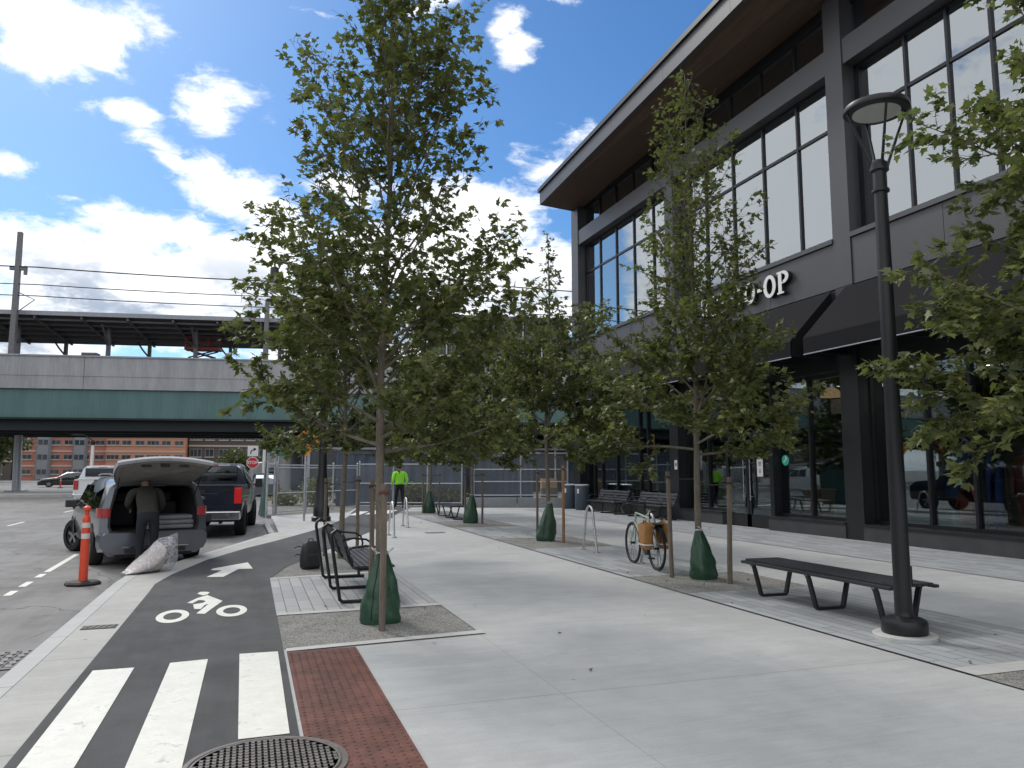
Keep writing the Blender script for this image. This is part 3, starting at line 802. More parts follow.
tree((6.62,4.20,0),'plane tree at the right edge whose bright leafy branches reach in past the lamp post',7.2,1.8,prof((1.7,1.5),(2.3,1.55),(3.2,1.5),(4.5,1.3),(5.5,1.0),(7.2,.2)),52,79,16000,.092,.055,M['leafR'],updir=.45,bareb=12,low=1.6)

# stakes
def stake(x,y,h,lab,red=False,r=.036,mat='wood',lean=(0,0),strap=None):
    t=empty('tree_stake',(x,y,0),0,lab,'stake','wooden stakes holding the street trees')
    b=MB(); r=r*.86
    n=9; rings=[]
    for i in range(n+1):
        q=i/n; ring=[]
        for j in range(8):
            a=2*PI*j/8; rr_=r*(1+.10*math.sin(3*a+5*q)+random.uniform(-.06,.06))
            ring.append((lean[0]*q+rr_*math.cos(a),lean[1]*q+rr_*math.sin(a),-.02+(h+.02)*q))
        rings.append(ring)
    b.ring_loft(rings); b.build('post',M[mat],t)
    if strap:
        b=MB(); z=h-.09
        b.tube([(lean[0]+ (r+.006)*math.cos(a),lean[1]+(r+.006)*math.sin(a),z+.012*math.sin(a*2)) for a in [2*PI*k/12 for k in range(12)]],.014,6,closed=True)
        b.tube([(lean[0],lean[1],z),(( strap[0]-x)*.5+lean[0]*.5,(strap[1]-y)*.5,z-.03),(strap[0]-x,strap[1]-y,z-.02)],.009,6)
        b.build('strap',M['strapr' if red else 'strap'],t)
T1=(1.36,8.42);T2=(1.62,14.45);R1=(6.36,10.12);R2=(6.5,16.6);R3=(6.42,22.7);R4=(6.40,28.5)
stake(1.30,7.88,1.46,'grey stake in front of the nearest watering bag, with a red-brown strap',True,.040,'wood',(0,0),T1)
stake(1.35,9.0,1.50,'weathered stake behind the nearest tree, foot hidden by its green bag',False,.034,'wood',(0,0),T1)
stake(1.83,13.9,1.50,'dark stake just in front of the tree behind the slatted bench',False,.036,'wood',(0,0),T2)
stake(1.36,14.9,1.45,'grey stake on the far side of the tree behind the slatted bench',False,.034,'wood',(0,0),T2)
stake(6.03,10.35,1.58,'leaning stake between the parked bicycle and the green watering bag',False,.040,'wood',(-.04,0),R1)
stake(6.46,9.5,1.50,'stout stake right of the green bag, next to the end of the backless bench',False,.042,'wood',(.03,0),R1)
stake(6.34,16.9,1.62,'dark thin stake left of the bag on the slender tree',False,.034,'wood',(0,0),R2)
stake(6.60,15.95,1.70,'pale orange-brown stake right of the slender tree',False,.040,'woodr',(0,0),R2)
stake(6.30,23.1,1.55,'left stake of the tree at the near end of the far backless bench',False,.036,'wood',(0,0),R3)
stake(6.66,22.45,1.55,'right stake of the tree at the near end of the far backless bench',False,.040,'wood',(0,0),R3)
stake(6.12,28.4,1.5,'left stake of the farthest plaza tree',False,.036,'wood',(0,0),R4)
stake(6.70,28.2,1.5,'right stake of the farthest plaza tree',False,.036,'wood',(0,0),R4)

# watering bags: folded tarpaulin cones zipped round the trunk
def bag(x,y,h,w,seed,lab,tx=0.,lean=0.):
    rg=random.Random(seed)
    t=empty('watering_bag',(x,y,0),0,lab,'watering bag','green watering bags on the street trees')
    b=MB(); rings=[]; n=28; m=14
    ph=[rg.uniform(0,6.28) for _ in range(6)]
    for i in range(m+1):
        q=i/m
        base=w*.86/2*(1.0 if q<.08 else (1-((q-.08)/.92)**1.6*.80))
        if i==0: base*=.90
        ring=[]
        for j in range(n):
            a=2*PI*j/n
            fold=.08*math.sin(2*a+ph[0]+1.5*q)+.07*math.sin(5*a+ph[1]-3*q)*(.3+q)+.05*math.sin(9*a+ph[2]+5*q)*(.3+q)+.04*math.sin(11*q+3*a+ph[4])
            k=base*(1+fold)+.012*math.sin(7*q*PI+a*2+ph[3])*(1-q)
            k=max(k,.058)
            ring.append((tx*q+k*math.cos(a)*1.0+lean*q*q, k*math.sin(a)*.82, h*q*(1+.02*math.sin(a+ph[4]))+.002))
        rings.append(ring)
    b.ring_loft(rings); b.build('bag_body',M['tarp'],t,smooth=True)
    b=MB(); top=rings[-1]
    b.tube([(p[0]*1.02+.0,p[1]*1.02,h-.01+rg.uniform(-.01,.01)) for p in top[::2]],.010,6,closed=True)
    b.tube([(-.06,-.05,h),(-.11,-.08,h+.03),(-.12,-.04,h+.05),(-.07,-.02,h+.02)],.006,6)
    b.tube([(.06,-.05,h),(.10,-.07,h+.035),(.11,-.03,h+.04),(.07,-.02,h+.01)],.006,6)
    b.build('collar',M['cuff'],t)
    b=MB()
    a=-2.2 if seed%2 else -.7
    b.tube([(r_[int((a%(2*PI))/(2*PI)*n)][0],r_[int((a%(2*PI))/(2*PI)*n)][1],r_[0][2]) for r_ in rings[1:]],.007,5)
    b.build('zip',M['black'],t)
bag(1.36,8.30,.74,.47,1,'large dark green watering bag round the nearest tree, behind one stake')
bag(6.43,10.10,.72,.52,2,'tall dark green watering bag between two stakes right of the parked bicycle',-.08)
bag(6.40,16.55,.86,.50,3,'green watering bag at the foot of the slender tree beyond the bicycle',.12)
bag(6.36,22.7,.86,.50,4,'small green watering bag at the tree by the near end of the far backless bench',.04)
bag(6.38,28.5,.85,.60,5,'farthest green watering bag, left of the far backless bench')

# ------------------------------------------------------------------ lamp post (right)
t=empty('street_lamp',(5.97,5.95,0),0,'black pedestrian lamp post with flat round head beside the backless bench','street lamp')
b=MB(); b.lathe([(.285,-.05),(.285,.045),(.275,.055),(.16,.058)],n=48); b.build('concrete_footing',M['band'],t,smooth=True)
b=MB(); b.lathe([(.195,.056),(.205,.07),(.205,.16),(.195,.185),(.15,.205),(.085,.215),(.078,.26)],n=40); b.build('base_collar',M['black'],t,smooth=True)
b=MB(); b.lathe([(.080,.2),(.076,1.5),(.068,3.5),(.062,4.52)],n=24)
b.box(.055,-.03,.50,.10,.03,.68); b.build('pole',M['black'],t,smooth=True)
b=MB(); b.lathe([(.062,4.40),(.085,4.405),(.085,4.43),(.066,4.44),(.066,4.62),(.09,4.63),(.09,4.70),(.05,4.74),(.0,4.75)],n=24); b.build('neck',M['black'],t,smooth=True)
for k in range(4):
    a=PI/4+k*PI/2+.35
    b=MB(); b.tube([(.06*math.cos(a),.06*math.sin(a),4.62),(.10*math.cos(a),.10*math.sin(a),4.74),(.29*math.cos(a),.29*math.sin(a),5.27)],[.018,.015,.012],8); b.build('arm',M['black'],t,smooth=True)
b=MB(); b.lathe([(.23,5.255),(.30,5.25),(.315,5.262),(.320,5.29),(.305,5.32),(.19,5.36),(.0,5.37)],n=48); b.build('lamp_head',M['black'],t,smooth=True)
b=MB(); b.lathe([(.0,5.244),(.229,5.244),(.229,5.252)],n=40); b.build('diffuser',M['lampw'],t,smooth=True)

# ------------------------------------------------------------------ backless bench
def backless(loc,lab,Lg=2.45):
    t=empty('backless_bench',loc,0,lab,'bench','black backless benches')
    b=MB(); n=9; W=.66
    h=Lg/2
    for i in range(n):
        x=-W/2+W*(i+.5)/n; z=.435-(.020 if i in (0,n-1) else 0)
        b.box(x-.031,-h,z-.016,x+.031,h,z+.016)
    b.build('seat',M['slat'],t,bevel=.004)
    for y in (-h+.22,0,h-.22):
        b=MB()
        P=[(-.315,.405),(-.29,.385),(-.275,.35),(-.19,.03),(-.165,.012),(.165,.012),(.19,.03),(.275,.35),(.29,.385),(.315,.405)]
        prev=None
        rings=[]
        for i,(x,z) in enumerate(P):
            p0=Vector(P[max(0,i-1)]); p1=Vector(P[min(len(P)-1,i+1)]); d=(p1-p0).normalized(); nn=Vector((-d.y,d.x))*.016
            rings.append([(x+nn.x,y-.028,z+nn.y),(x+nn.x,y+.028,z+nn.y),(x-nn.x,y+.028,z-nn.y),(x-nn.x,y-.028,z-nn.y)])
        b.ring_loft(rings); b.box(-.30,y-.028,.403,.30,y+.028,.418)
        b.build('leg_frame',M['black'],t)
    return t
backless((6.37,7.42,.010),'long black backless slatted bench beside the lamp post')
t=backless((6.45,25.4,.010),'small far black backless bench between two green bags at the end of the plaza')

# ------------------------------------------------------------------ bench with back
def park_bench():
    t=empty('park_bench',(0,0,0),0,'x','bench','black slatted benches with backrests')
    for y in (-1.12,0,1.12):
        b=MB()
        pts=[(.60,y,.022),(.03,y,.022),(0,y,.05),(-.115,y,.76),(-.11,y,.825),(-.06,y,.865),(-.005,y,.84),(.03,y,.77),(.10,y,.52),(.15,y,.425),(.22,y,.395),(.62,y,.405)]
        b.tube(pts,.0215,8); b.tube([(.52,y,.022),(.52,y,.395)],.0215,8)
        b.build('frame',M['black'],t,smooth=True)
        b=MB(); b.tube([(.06,y,.62),(.14,y,.655),(.30,y,.67),(.46,y,.65),(.54,y,.60),(.57,y,.50),(.55,y,.41)],.014,8); b.build('armrest',M['black'],t,smooth=True)
    b=MB()
    for i in range(7):
        x=.175+i*.072; b.box(x-.030,-1.22,.415,x+.030,1.22,.443)
    b.build('seat',M['slat'],t,bevel=.004)
    b=MB()
    for i in range(4):
        z=.52+i*.092; x=.112-(z-.52)*.40
        b.obox((x+.012,0,z),(.024,2.44,.070),(0,-.35,0))
    b.build('backrest',M['slat'],t,bevel=.004)
    return t
pb=park_bench(); pb.location=(1.07,10.70,.012); pb['label']='black slatted bench with backrest on pavers beside the cycle path'
q=copy_tree(pb); q.location=(13.0,26.35,.008); q.rotation_euler=(0,0,PI); q['label']='black bench with backrest against the shop front, next to the litter bins'
q=copy_tree(pb); q.location=(13.0,23.05,.008); q.rotation_euler=(0,0,PI); q['label']='black bench with backrest against the shop front, behind the bicycle and nearer the shop doors'

# backpack behind the bench
t=empty('backpack',(.98,13.1,.01),.3,'black backpack standing on the gravel behind the slatted bench','backpack')
b=MB(); rings=[]
for q,(wx,wy) in ((0,(.17,.12)),(.1,(.20,.14)),(.35,(.205,.15)),(.65,(.19,.13)),(.9,(.16,.10)),(1,(.10,.05))):
    rings.append([(wx*math.copysign(abs(math.cos(a))**.6,math.cos(a)),wy*math.copysign(abs(math.sin(a))**.6,math.sin(a)),.52*q+.002) for a in [2*PI*k/20 for k in range(20)]])
b.ring_loft(rings); b.build('pack_body',M['plas'],t,smooth=True); t.scale=(.8,.8,.84)
b=MB(); b.ring_loft([[(.13*sx*s_,-.13-.05*dp,z) for sx,dp,z in ((-1,0,.06),(1,0,.06),(1,1,.09),(1,1,.26),(1,0,.30),(-1,0,.30),(-1,1,.26),(-1,1,.09))] for s_ in (.9,1)],cap=True)
b.box(-.13,-.185,.06,.13,-.125,.28); b.build('front_pocket',M['plas'],t,bevel=.02)
b=MB()
for s_ in (-1,1): b.tube([(s_*.08,.10,.48),(s_*.10,.19,.40),(s_*.11,.21,.25),(s_*.09,.13,.08)],.014,6)
b.tube([(-.05,.0,.52),(-.04,.0,.57),(.04,.0,.57),(.05,.0,.52)],.010,6)
b.tube([(-.18,0,.42),(-.28,-.02,.44),(-.36,-.03,.41)],.011,5); b.tube([(-.19,0,.27),(-.30,-.02,.29),(-.34,-.03,.27)],.011,5)
b.build('strap',M['plas'],t)

# ------------------------------------------------------------------ bike hoops
def hoop(x,y0,y1,h,lab,grp='stainless bicycle hoops'):
    cy=(y0+y1)/2
    t=empty('bicycle_hoop',(x,cy,.01),0,lab,'bike rack',grp)
    a=(y1-y0)/2; b=MB(); r=.13
    pts=[(0,-a,0)]
    top=a*.42
    pts+= [(0,-top-.02,h-r)]
    for k in range(1,8):
        th=PI-k*PI/8; pts.append((0,top*math.cos(th)*1.05,h-r+r*math.sin(th)))
    pts+=[(0,top+.02,h-r),(0,a,0)]
    b.tube(pts,.024,10); b.build('hoop_tube',M['steel'],t,smooth=True)
    for s_ in (-1,1):
        b=MB(); b.lathe([(.07,0),(.07,.008),(.03,.012)],c=(0,s_*a,0),n=16); b.build('base_plate',M['steel'],t)
hoop(3.30,18.45,19.25,.82,'nearer stainless bicycle hoop of the pair beside the cycle path')
hoop(4.22,21.5,22.25,.80,'farther stainless bicycle hoop of the pair, close to the person in the lime top')
hoop(6.42,13.84,14.48,.88,'empty stainless bicycle hoop between the slender tree and the bicycle')
hoop(6.40,11.35,12.0,.86,'stainless bicycle hoop that the pannier bicycle leans against')

# ------------------------------------------------------------------ bicycle
def wheel_parts(parent,c,R,name='wheel'):
    b=MB(); b.tube([(c[0],c[1]+R*math.cos(a),c[2]+R*math.sin(a)) for a in [2*PI*k/36 for k in range(36)]],.020,8,closed=True)
    o=b.build(name,M['tyre'],parent,smooth=True)
    b=MB(); b.tube([(c[0],c[1]+(R-.028)*math.cos(a),c[2]+(R-.028)*math.sin(a)) for a in [2*PI*k/36 for k in range(36)]],.011,6,closed=True)
    b.cyl((c[0]-.04,c[1],c[2]),(c[0]+.04,c[1],c[2]),.018)
    for k in range(20):
        a=2*PI*k/20; s_=.03 if k%2 else -.03
        b.tube([(c[0]+s_,c[1]+.015*math.cos(a+1),c[2]+.015*math.sin(a+1)),(c[0],c[1]+(R-.03)*math.cos(a),c[2]+(R-.03)*math.sin(a))],.0018,4)
    b.build('spokes',M['black'],o,smooth=True)
    return o
bl=empty('bicycle',(6.20,11.10,.012),-.12,'pale green bicycle with drop bars parked at a hoop, carrying two tan panniers','bicycle')
R=.34
wheel_parts(bl,(0,0,R),R); wheel_parts(bl,(0,1.06,R),R)
b=MB(); BB=(0,.44,.28); ST=(0,.28,.80); HT=(0,.90,.86); HB=(0,.935,.70)
for p0,p1,r_ in ((BB,ST,.016),(BB,HB,.019),(ST,HT,.016),(HT,HB,.020),((0,.30,.76),(.05,0,R),.010),((0,.30,.76),(-.05,0,R),.010),(BB,(.05,0,R),.011),(BB,(-.05,0,R),.011),(HB,(.05,1.06,R),.012),(HB,(-.05,1.06,R),.012)):
    b.cyl(p0,p1,r_,n=10)
b.build('bike_frame',M['cream'],bl,smooth=True)
b=MB(); b.cyl(HT,(0,.89,.96),.014); b.tube([(-.23,.80,.88),(-.23,.90,.86),(-.23,.98,.93),(-.20,.96,1.0),(-.08,.93,1.01),(.08,.93,1.01),(.20,.96,1.0),(.23,.98,.93),(.23,.90,.86),(.23,.80,.88)],.014,8); b.tube([(-.2,.97,1.02),(-.2,1.0,1.06),(-.2,1.02,.9)],.010,6); b.tube([(.2,.97,1.02),(.2,1.0,1.06),(.2,1.02,.9)],.010,6); b.build('handlebar',M['black'],bl,smooth=True)
b=MB(); b.cyl(ST,(0,.255,.90),.013)
b.ring_loft([[(wx*c_,y_,.915+hz*s2) for c_,s2 in ((1,0),(.7,1),(0,1.3),(-.7,1),(-1,0),(-.5,-.8),(.5,-.8))] for y_,wx,hz in ((.12,.06,.02),(.17,.075,.025),(.28,.04,.022),(.40,.018,.015))]); b.build('saddle',M['black'],bl,smooth=True)
b=MB(); b.cyl((-.02,.44,.28),(.03,.44,.28),.09,n=20); b.tube([(.06,.44,.28),(.07,.50,.13)],.010); b.box(.06,.45,.12,.15,.55,.14); b.tube([(-.06,.44,.28),(-.07,.38,.43)],.010); b.box(-.15,.33,.42,-.06,.43,.44); b.build('crankset',M['black'],bl)
b=MB()
for s_ in (-1,1): b.tube([(s_*.06,0,R),(s_*.07,-.02,.72),(s_*.07,.26,.73)],.006,6)
b.box(-.07,-.16,.72,.07,.28,.735); b.build('rear_rack',M['black'],bl)
b=MB(); pts=[(math.cos(a)*(R+.04),math.sin(a)*(R+.04)) for a in [rad(20+10*k) for k in range(15)]]
b.ring_loft([[(-.03,p,R+q),(.03,p,R+q),(.03,p*1.02,R+q*1.02),(-.03,p*1.02,R+q*1.02)] for p,q in pts]); b.build('mudguard',M['black'],bl)
# panniers
for side,lab in ((-1,'tan pannier bag on the left side of the bicycle'),(1,'tan pannier bag on the right of the bicycle, towards the green bag')):
    t=empty('pannier_bag',(6.20+side*.155,11.16,.012),-.12,lab,'pannier bag','tan panniers hanging on the bicycle')
    b=MB(); rings=[]
    for q,wy,wx in ((0,.125,.045),(.05,.14,.065),(.5,.165,.08),(.85,.20,.085),(1,.225,.085)):
        rings.append([(wx*math.copysign(abs(math.cos(a))**.5,math.cos(a)),wy*math.copysign(abs(math.sin(a))**.5,math.sin(a))*(1+.04*math.sin(5*a+q*4)),.33+.40*q+(.03*math.sin(a*2) if q==1 else 0)) for a in [2*PI*k/24 for k in range(24)]])
    inner=[[(x*.86,y_*.92,z-.0) for x,y_,z in rings[-1]],[(x*.8,y_*.85,z-.12) for x,y_,z in rings[-1]]]
    b.ring_loft(rings+inner); b.build('bag_body',M['tan'],t,smooth=True)
    b=MB(); rr2=[(x*1.04,y_*1.02,z) for x,y_,z in rings[1]]
    b.ring_loft([[(p[0]*1.05*1.1,p[1]*1.03,.33+.40*q) for p in rings[2]] for q in (.17,.23)],cap=False); b.build('reflective_stripe',M['refl'],t)
    b=MB(); b.tube([(0,-.12,.72),(side*.02,-.04,.79),(side*.02,.04,.79),(0,.12,.72)],.008,6); b.build('handle',M['tan'],t)

# ------------------------------------------------------------------ litter bins
for (x,y,lab) in ((13.0-.35,29.9,'left dark litter bin with a white sticker, at the far end of the shop front'),(12.72,28.75,'right dark litter bin with a white sticker, beside the shop bench')):
    t=empty('litter_bin',(x,y,.008),0,lab,'litter bin','litter bins at the shop front')
    b=MB(); b.lathe([(.27,0),(.29,.03),(.29,.92),(.27,.95)],n=28); b.build('bin_body',M['trash'],t,smooth=True)
    b=MB(); b.lathe([(.305,.95),(.305,.99),(.20,1.02),(.15,1.0),(.15,.96)],n=28); b.build('lid',M['galv'],t,smooth=True)
    b=MB()
    for k in range(3):
        a0=PI*1.13+k*.1; a1=a0+.1
        b.add([(.293*math.cos(a0),.293*math.sin(a0),.66),(.293*math.cos(a1),.293*math.sin(a1),.66),(.293*math.cos(a1),.293*math.sin(a1),.84),(.293*math.cos(a0),.293*math.sin(a0),.84)],[(0,1,2,3)])
    b.build('sticker',M['paper'],t)

# ------------------------------------------------------------------ shop building
FX=13.3; GX=13.68
shop=empty('shop_building',(FX,9,0),0,'dark grey two storey shop building with black awnings and a deep roof overhang','building')
def P_(name,mats,mb,**k): return mb.build(name,mats,shop,world=True,**k)
cols=[(-2.05,-1.5),(5.98,6.56),(14.22,14.79),(22.22,22.76),(30.2,30.9)]
bays=[(-1.5,5.98),(6.56,14.22),(14.79,22.22),(22.76,30.2)]
def zroof(y,off=0): return 13.50+.035*(16-y)+off
b=MB(); b.box(FX+.75,-12,4.42,34,30.85,13.3); b.box(20.4,-12,-.1,34,30.85,4.42); b.box(FX+.75,30.6,-.1,20.4,30.85,4.42); P_('main_volume',M['bk_dark'],b)
for (y0,y1) in cols:
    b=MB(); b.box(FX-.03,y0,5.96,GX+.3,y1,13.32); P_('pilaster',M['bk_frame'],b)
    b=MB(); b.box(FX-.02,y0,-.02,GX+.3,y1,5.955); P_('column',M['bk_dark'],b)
for i,(y0,y1) in enumerate(bays):
    b=MB(); b.box(FX,y0+.003,11.42,GX+.2,y1-.003,12.05); P_('spandrel_band',M['bk_frame'],b)
    b=MB(); b.box(FX+.014,y0+.003,5.96,GX+.2,y1-.003,7.08)
    nn_=3
    for k in range(nn_):
        wd_=(y1-y0)/nn_; b.box(FX,y0+wd_*k+.006,5.963,FX+.0135,y0+wd_*(k+1)-.006,7.077)
    P_('sign_band',M['bk_frame'],b)
    b=MB(); b.box(FX-.06,y0+.003,7.085,GX+.2,y1-.003,7.20); P_('window_ledge',M['bk_frame'],b)
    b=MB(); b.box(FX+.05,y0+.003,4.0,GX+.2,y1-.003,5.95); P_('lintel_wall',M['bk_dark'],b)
    b=MB(); b.box(FX+.3,y0+.003,13.12,GX+.3,y1-.003,13.5); P_('head_trim',M['bk_dark'],b)
GR=[[-1.5,0,1.5,3,4.5,5.98],[6.56,8.1,9.6,10.6,11.6,12.7,14.22],[14.79,16.33,17.8,19.27,20.75,22.22],[22.76,24.2,25.7,27.2,28.7,30.2]]
for i,g in enumerate(GR):
    y0,y1=g[0],g[-1]
    # frames
    b=MB()
    for y in g[1:-1]: b.box(GX-.06,y-.032,7.20,GX+.06,y+.032,11.42)
    b.box(GX-.05,y0,10.12,GX+.05,y1,10.20); b.box(GX-.05,y0,7.20,GX+.05,y1,7.30); b.box(GX-.05,y0,11.34,GX+.05,y1,11.42); b.box(GX-.05,y0,7.3,GX+.05,y0+.10,11.34); b.box(GX-.05,y1-.16,7.3,GX+.05,y1,11.34)
    P_('window_frame',M['mull'],b)
    b=MB()
    for y in g[1:-1]: b.box(GX-.06,y-.03,12.05,GX+.06,y+.03,13.2)
    b.box(GX-.05,y0,12.05,GX+.05,y1,12.11); b.box(GX-.05,y0,13.05,GX+.05,y1,13.2)
    P_('window_frame',M['mull'],b)
    for a,c in zip(g,g[1:]):
        for z0,z1 in ((7.27,10.14),(10.18,11.38)):
            b=MB(); b.box(GX-.008,a,z0,GX+.008,c,z1); P_('window',M['glassU'],b)
        b=MB(); b.box(GX-.008,a,12.08,GX+.008,c,13.1); P_('clerestory_window',M['glassU'],b)
    # blinds: pleated sheets hanging behind the tall windows
    b=MB(); n=60; rings=[]
    for z in (7.21,11.42):
        rings.append([(GX+.16+.02*math.sin(k*1.9)*math.sin(k*.37),y0+(y1-y0)*k/n,z) for k in range(n+1)])
    b.ring_loft(rings,cap=False,closed=False); P_('blind',M['curtain'],b)
# ground floor
GF=[[-1.5,1.0,3.5,5.98],[6.56,8.1,9.6,11.6,12.7,14.22],[14.79,16.33,17.62],[19.78,21.0,22.22],[22.76,24.9,25.5,27.4,28.75,29.5,30.2]]
for g in GF:
    b=MB(); b.box(FX-.05,g[0]+(.003 if g[0]!=19.78 else 0),-.02,GX+.1,g[-1]-(.003 if g[-1]!=17.62 else 0),.33); P_('plinth',M['plinth'],b)
    b=MB(); b.box(FX-.075,g[0]+.003,.332,GX+.1,g[-1]-.003,.372); P_('plinth_cap',M['bk_dark'],b)
for g in GF:
    b=MB()
    for y in g: b.box(GX-.07,y-.035,.372,GX+.07,y+.035,4.0)
    b.box(GX-.06,g[0],.372,GX+.06,g[-1],.45); b.box(GX-.06,g[0],3.9,GX+.06,g[-1],4.0)
    P_('window_frame',M['mull'],b)
    for a,c in zip(g,g[1:]):
        b=MB(); b.box(GX-.006,a+.03,.42,GX+.006,c-.03,3.93); P_('shop_window',M['glassG'],b)
# thin lintel, wooden liner and doors
for k,(a,c) in enumerate(((17.66,18.70),(18.72,19.76))):
    b=MB(); X0=GX-.25
    b.box(X0,a,.02,X0+.06,a+.09,2.55); b.box(X0,c-.09,.02,X0+.06,c,2.55); b.box(X0,a,.02,X0+.06,c,.36); b.box(X0,a,2.45,X0+.06,c,2.55)
    o=P_('door',M['mull'],b)
    b=MB(); b.box(X0+.025,a+.09,.36,X0+.032,c-.09,2.45); d=b.build('door_glass',M['glassG'],o,world=True)
    yy=c-.14 if k==0 else a+.14
    b=MB(); b.cyl((X0-.06,yy,.75),(X0-.06,yy,1.9),.014); b.cyl((X0-.06,yy,.85),(X0+.01,yy,.85),.01); b.cyl((X0-.06,yy,1.8),(X0+.01,yy,1.8),.01); b.build('handle',M['steel'],o,world=True)
b=MB(); b.box(GX-.25,17.6,2.56,GX-.19,19.8,2.66); b.box(GX-.25,17.6,3.9,GX-.19,19.8,4.0); b.box(GX-.25,17.59,.0,GX+.02,17.655,4.0); b.box(GX-.25,19.765,.0,GX+.02,19.80,4.0); P_('door_surround',M['mull'],b)
b=MB(); b.box(GX-.225,17.66,2.66,GX-.215,19.76,3.9); P_('transom_window',M['glassG'],b)
# soffit, fascia, roof
ya,yb=-12,30.95
b=MB()
for (x0,x1,za,zb,nm,mt) in ():
    pass
vs=[(11.56,ya,zroof(ya)),(11.56,yb-.9,zroof(yb)),(GX+.4,yb,13.22),(GX+.4,ya,13.75)]
b.add(vs+[(x,y,z+.08) for x,y,z in vs],[(0,1,2,3),(7,6,5,4),(0,4,5,1),(1,5,6,2),(2,6,7,3),(3,7,4,0)]); P_('soffit',M['soffit'],b)
b=MB()
for k in range(12):
    a=ya+(yb-.9-ya)*k/12; c=ya+(yb-.9-ya)*(k+1)/12-.008
    vs=[(11.44,a,zroof(a,-.04)),(11.44,c,zroof(c,-.04)),(11.55,c,zroof(c,-.04)),(11.55,a,zroof(a,-.04))]
    b.add(vs+[(x,y,z+.58) for x,y,z in vs],[(0,1,2,3),(7,6,5,4),(0,4,5,1),(1,5,6,2),(2,6,7,3),(3,7,4,0)])
vs=[(11.44,yb-.9,zroof(yb-.9,-.04)),(11.55,yb-.9,zroof(yb-.9,-.04)),(GX+.4,yb+.05,13.20),(GX+.4,yb+.15,13.20)]
b.add(vs+[(x,y,z+.58) for x,y,z in vs],[(0,1,2,3),(7,6,5,4),(0,4,5,1),(1,5,6,2),(2,6,7,3),(3,7,4,0)])
P_('fascia',M['bk_frame'],b)
b=MB()
vs=[(11.36,ya,zroof(ya,.545)),(11.36,yb-.85,zroof(yb,.545)),(34,yb+.1,13.9),(34,ya,14.6)]
b.add(vs+[(x,y,z+.16) for x,y,z in vs],[(0,1,2,3),(7,6,5,4),(0,4,5,1),(1,5,6,2),(2,6,7,3),(3,7,4,0)]); P_('roof',M['bk_dark'],b)
# awnings
for (a,c) in ((-1.1,5.7),(6.86,14.46),(14.91,22.2),(22.72,30.1)):
    b=MB()
    pr=[(13.27,5.93),(12.02,4.66),(11.995,4.62),(11.995,4.26),(12.015,4.26),(12.015,4.61),(12.04,4.64),(13.27,5.90)]
    b.prism_ax(pr,a,c,'y')
    for yy in (a+.001,c-.02):
        b.prism_ax([(13.26,5.89),(12.04,4.63),(12.04,4.28),(13.26,4.28)],yy,yy+.018,'y')
    o=P_('awning',M['awn'],b)
    b=MB(); b.box(11.988,a,4.235,12.02,c,4.258); b.build('hem',M['canopyl'],o,world=True)
    b=MB()
    n=6
    for k in range(n+1):
        y=a+.1+(c-a-.2)*k/n
        b.tube([(13.28,y,4.3),(12.05,y,4.3)],.018,6); b.tube([(12.06,y,4.62),(13.25,y,5.82)],.018,6)
    b.tube([(12.06,a+.05,4.32),(12.06,c-.05,4.32)],.02,6); b.build('awning_frame',M['mull'],o,world=True)
# shop sign letters
def arcpoly(cx,cz,rx,rz,t,a0,a1,n=22,tz=None):
    tz=tz or t*.72
    o=[(cx+rx*math.cos(a0+(a1-a0)*k/n),cz+rz*math.sin(a0+(a1-a0)*k/n)) for k in range(n+1)]
    i=[(cx+(rx-t)*math.cos(a0+(a1-a0)*k/n),cz+(rz-tz)*math.sin(a0+(a1-a0)*k/n)) for k in range(n+1)]
    return o,i
def letter(ch,y_left,z0,h=.60,wd=.47):
    b=MB()
    def fl(poly):   # poly in (u,z)
        for x0,x1,mi in ((FX-.15,FX-.135,0),(FX-.134,FX-.02,1)):
            b.prism_ax([(y_left-u,z0+z) for u,z in poly],x0,x1,'x',mi)
    def R_(u0,a,u1,c): fl([(u0,a),(u1,a),(u1,c),(u0,c)])
    def ring(cx,cz,rx,rz,t,a0,a1):
        o,i=arcpoly(cx,cz,rx,rz,t,a0,a1)
        for k in range(len(o)-1): fl([o[k],o[k+1],i[k+1],i[k]])
    s=.13
    if ch=='I': R_(.05+.0,.05,.05+s,h-.05); R_(0,0,.23,.05); R_(0,h-.05,.23,h)
    if ch in 'ER P': 
        R_(.05,.05,.05+s,h-.05); R_(0,0,.26 if ch!='E' else wd,.05)
    if ch=='E': R_(0,h-.05,wd,h); R_(.18,h/2-.03,.34,h/2+.03); R_(wd-.06,.05,wd,.18); R_(wd-.06,h-.18,wd,h-.05); R_(.30,h/2-.09,.35,h/2+.09)
    if ch in 'RP':
        R_(0,h-.05,.24,h); R_(.18,.26,.26,.31); ring(.24,h-.17,.22,.17,.12,-PI/2,PI/2)
        if ch=='R': fl([(.2,.27),(.33,.27),(.5,.0),(.36,.0)]); R_(.34,0,.52,.05)
    if ch=='O': ring(.25,h/2,.26,h/2+.01,.13,0,2*PI)
    if ch=='C': ring(.25,h/2,.26,h/2+.01,.13,rad(48),rad(312)); R_(.39,h-.21,.44,h-.03); R_(.39,.03,.44,.17)
    if ch=='-': R_(0,.24,.2,.33)
    return P_('sign_letter',[M['whiteL'],M['blackL']],b)
for ch,yl in (('R',20.48),('E',20.00),('I',19.40),('C',18.88),('O',18.25),('-',17.63),('O',17.35),('P',16.78)): letter(ch,yl,6.24)
# interior
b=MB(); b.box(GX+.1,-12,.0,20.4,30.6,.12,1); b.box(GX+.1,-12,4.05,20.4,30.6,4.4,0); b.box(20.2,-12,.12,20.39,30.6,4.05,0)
P_('shop_interior',[M['darkint'],M['shopfl']],b)
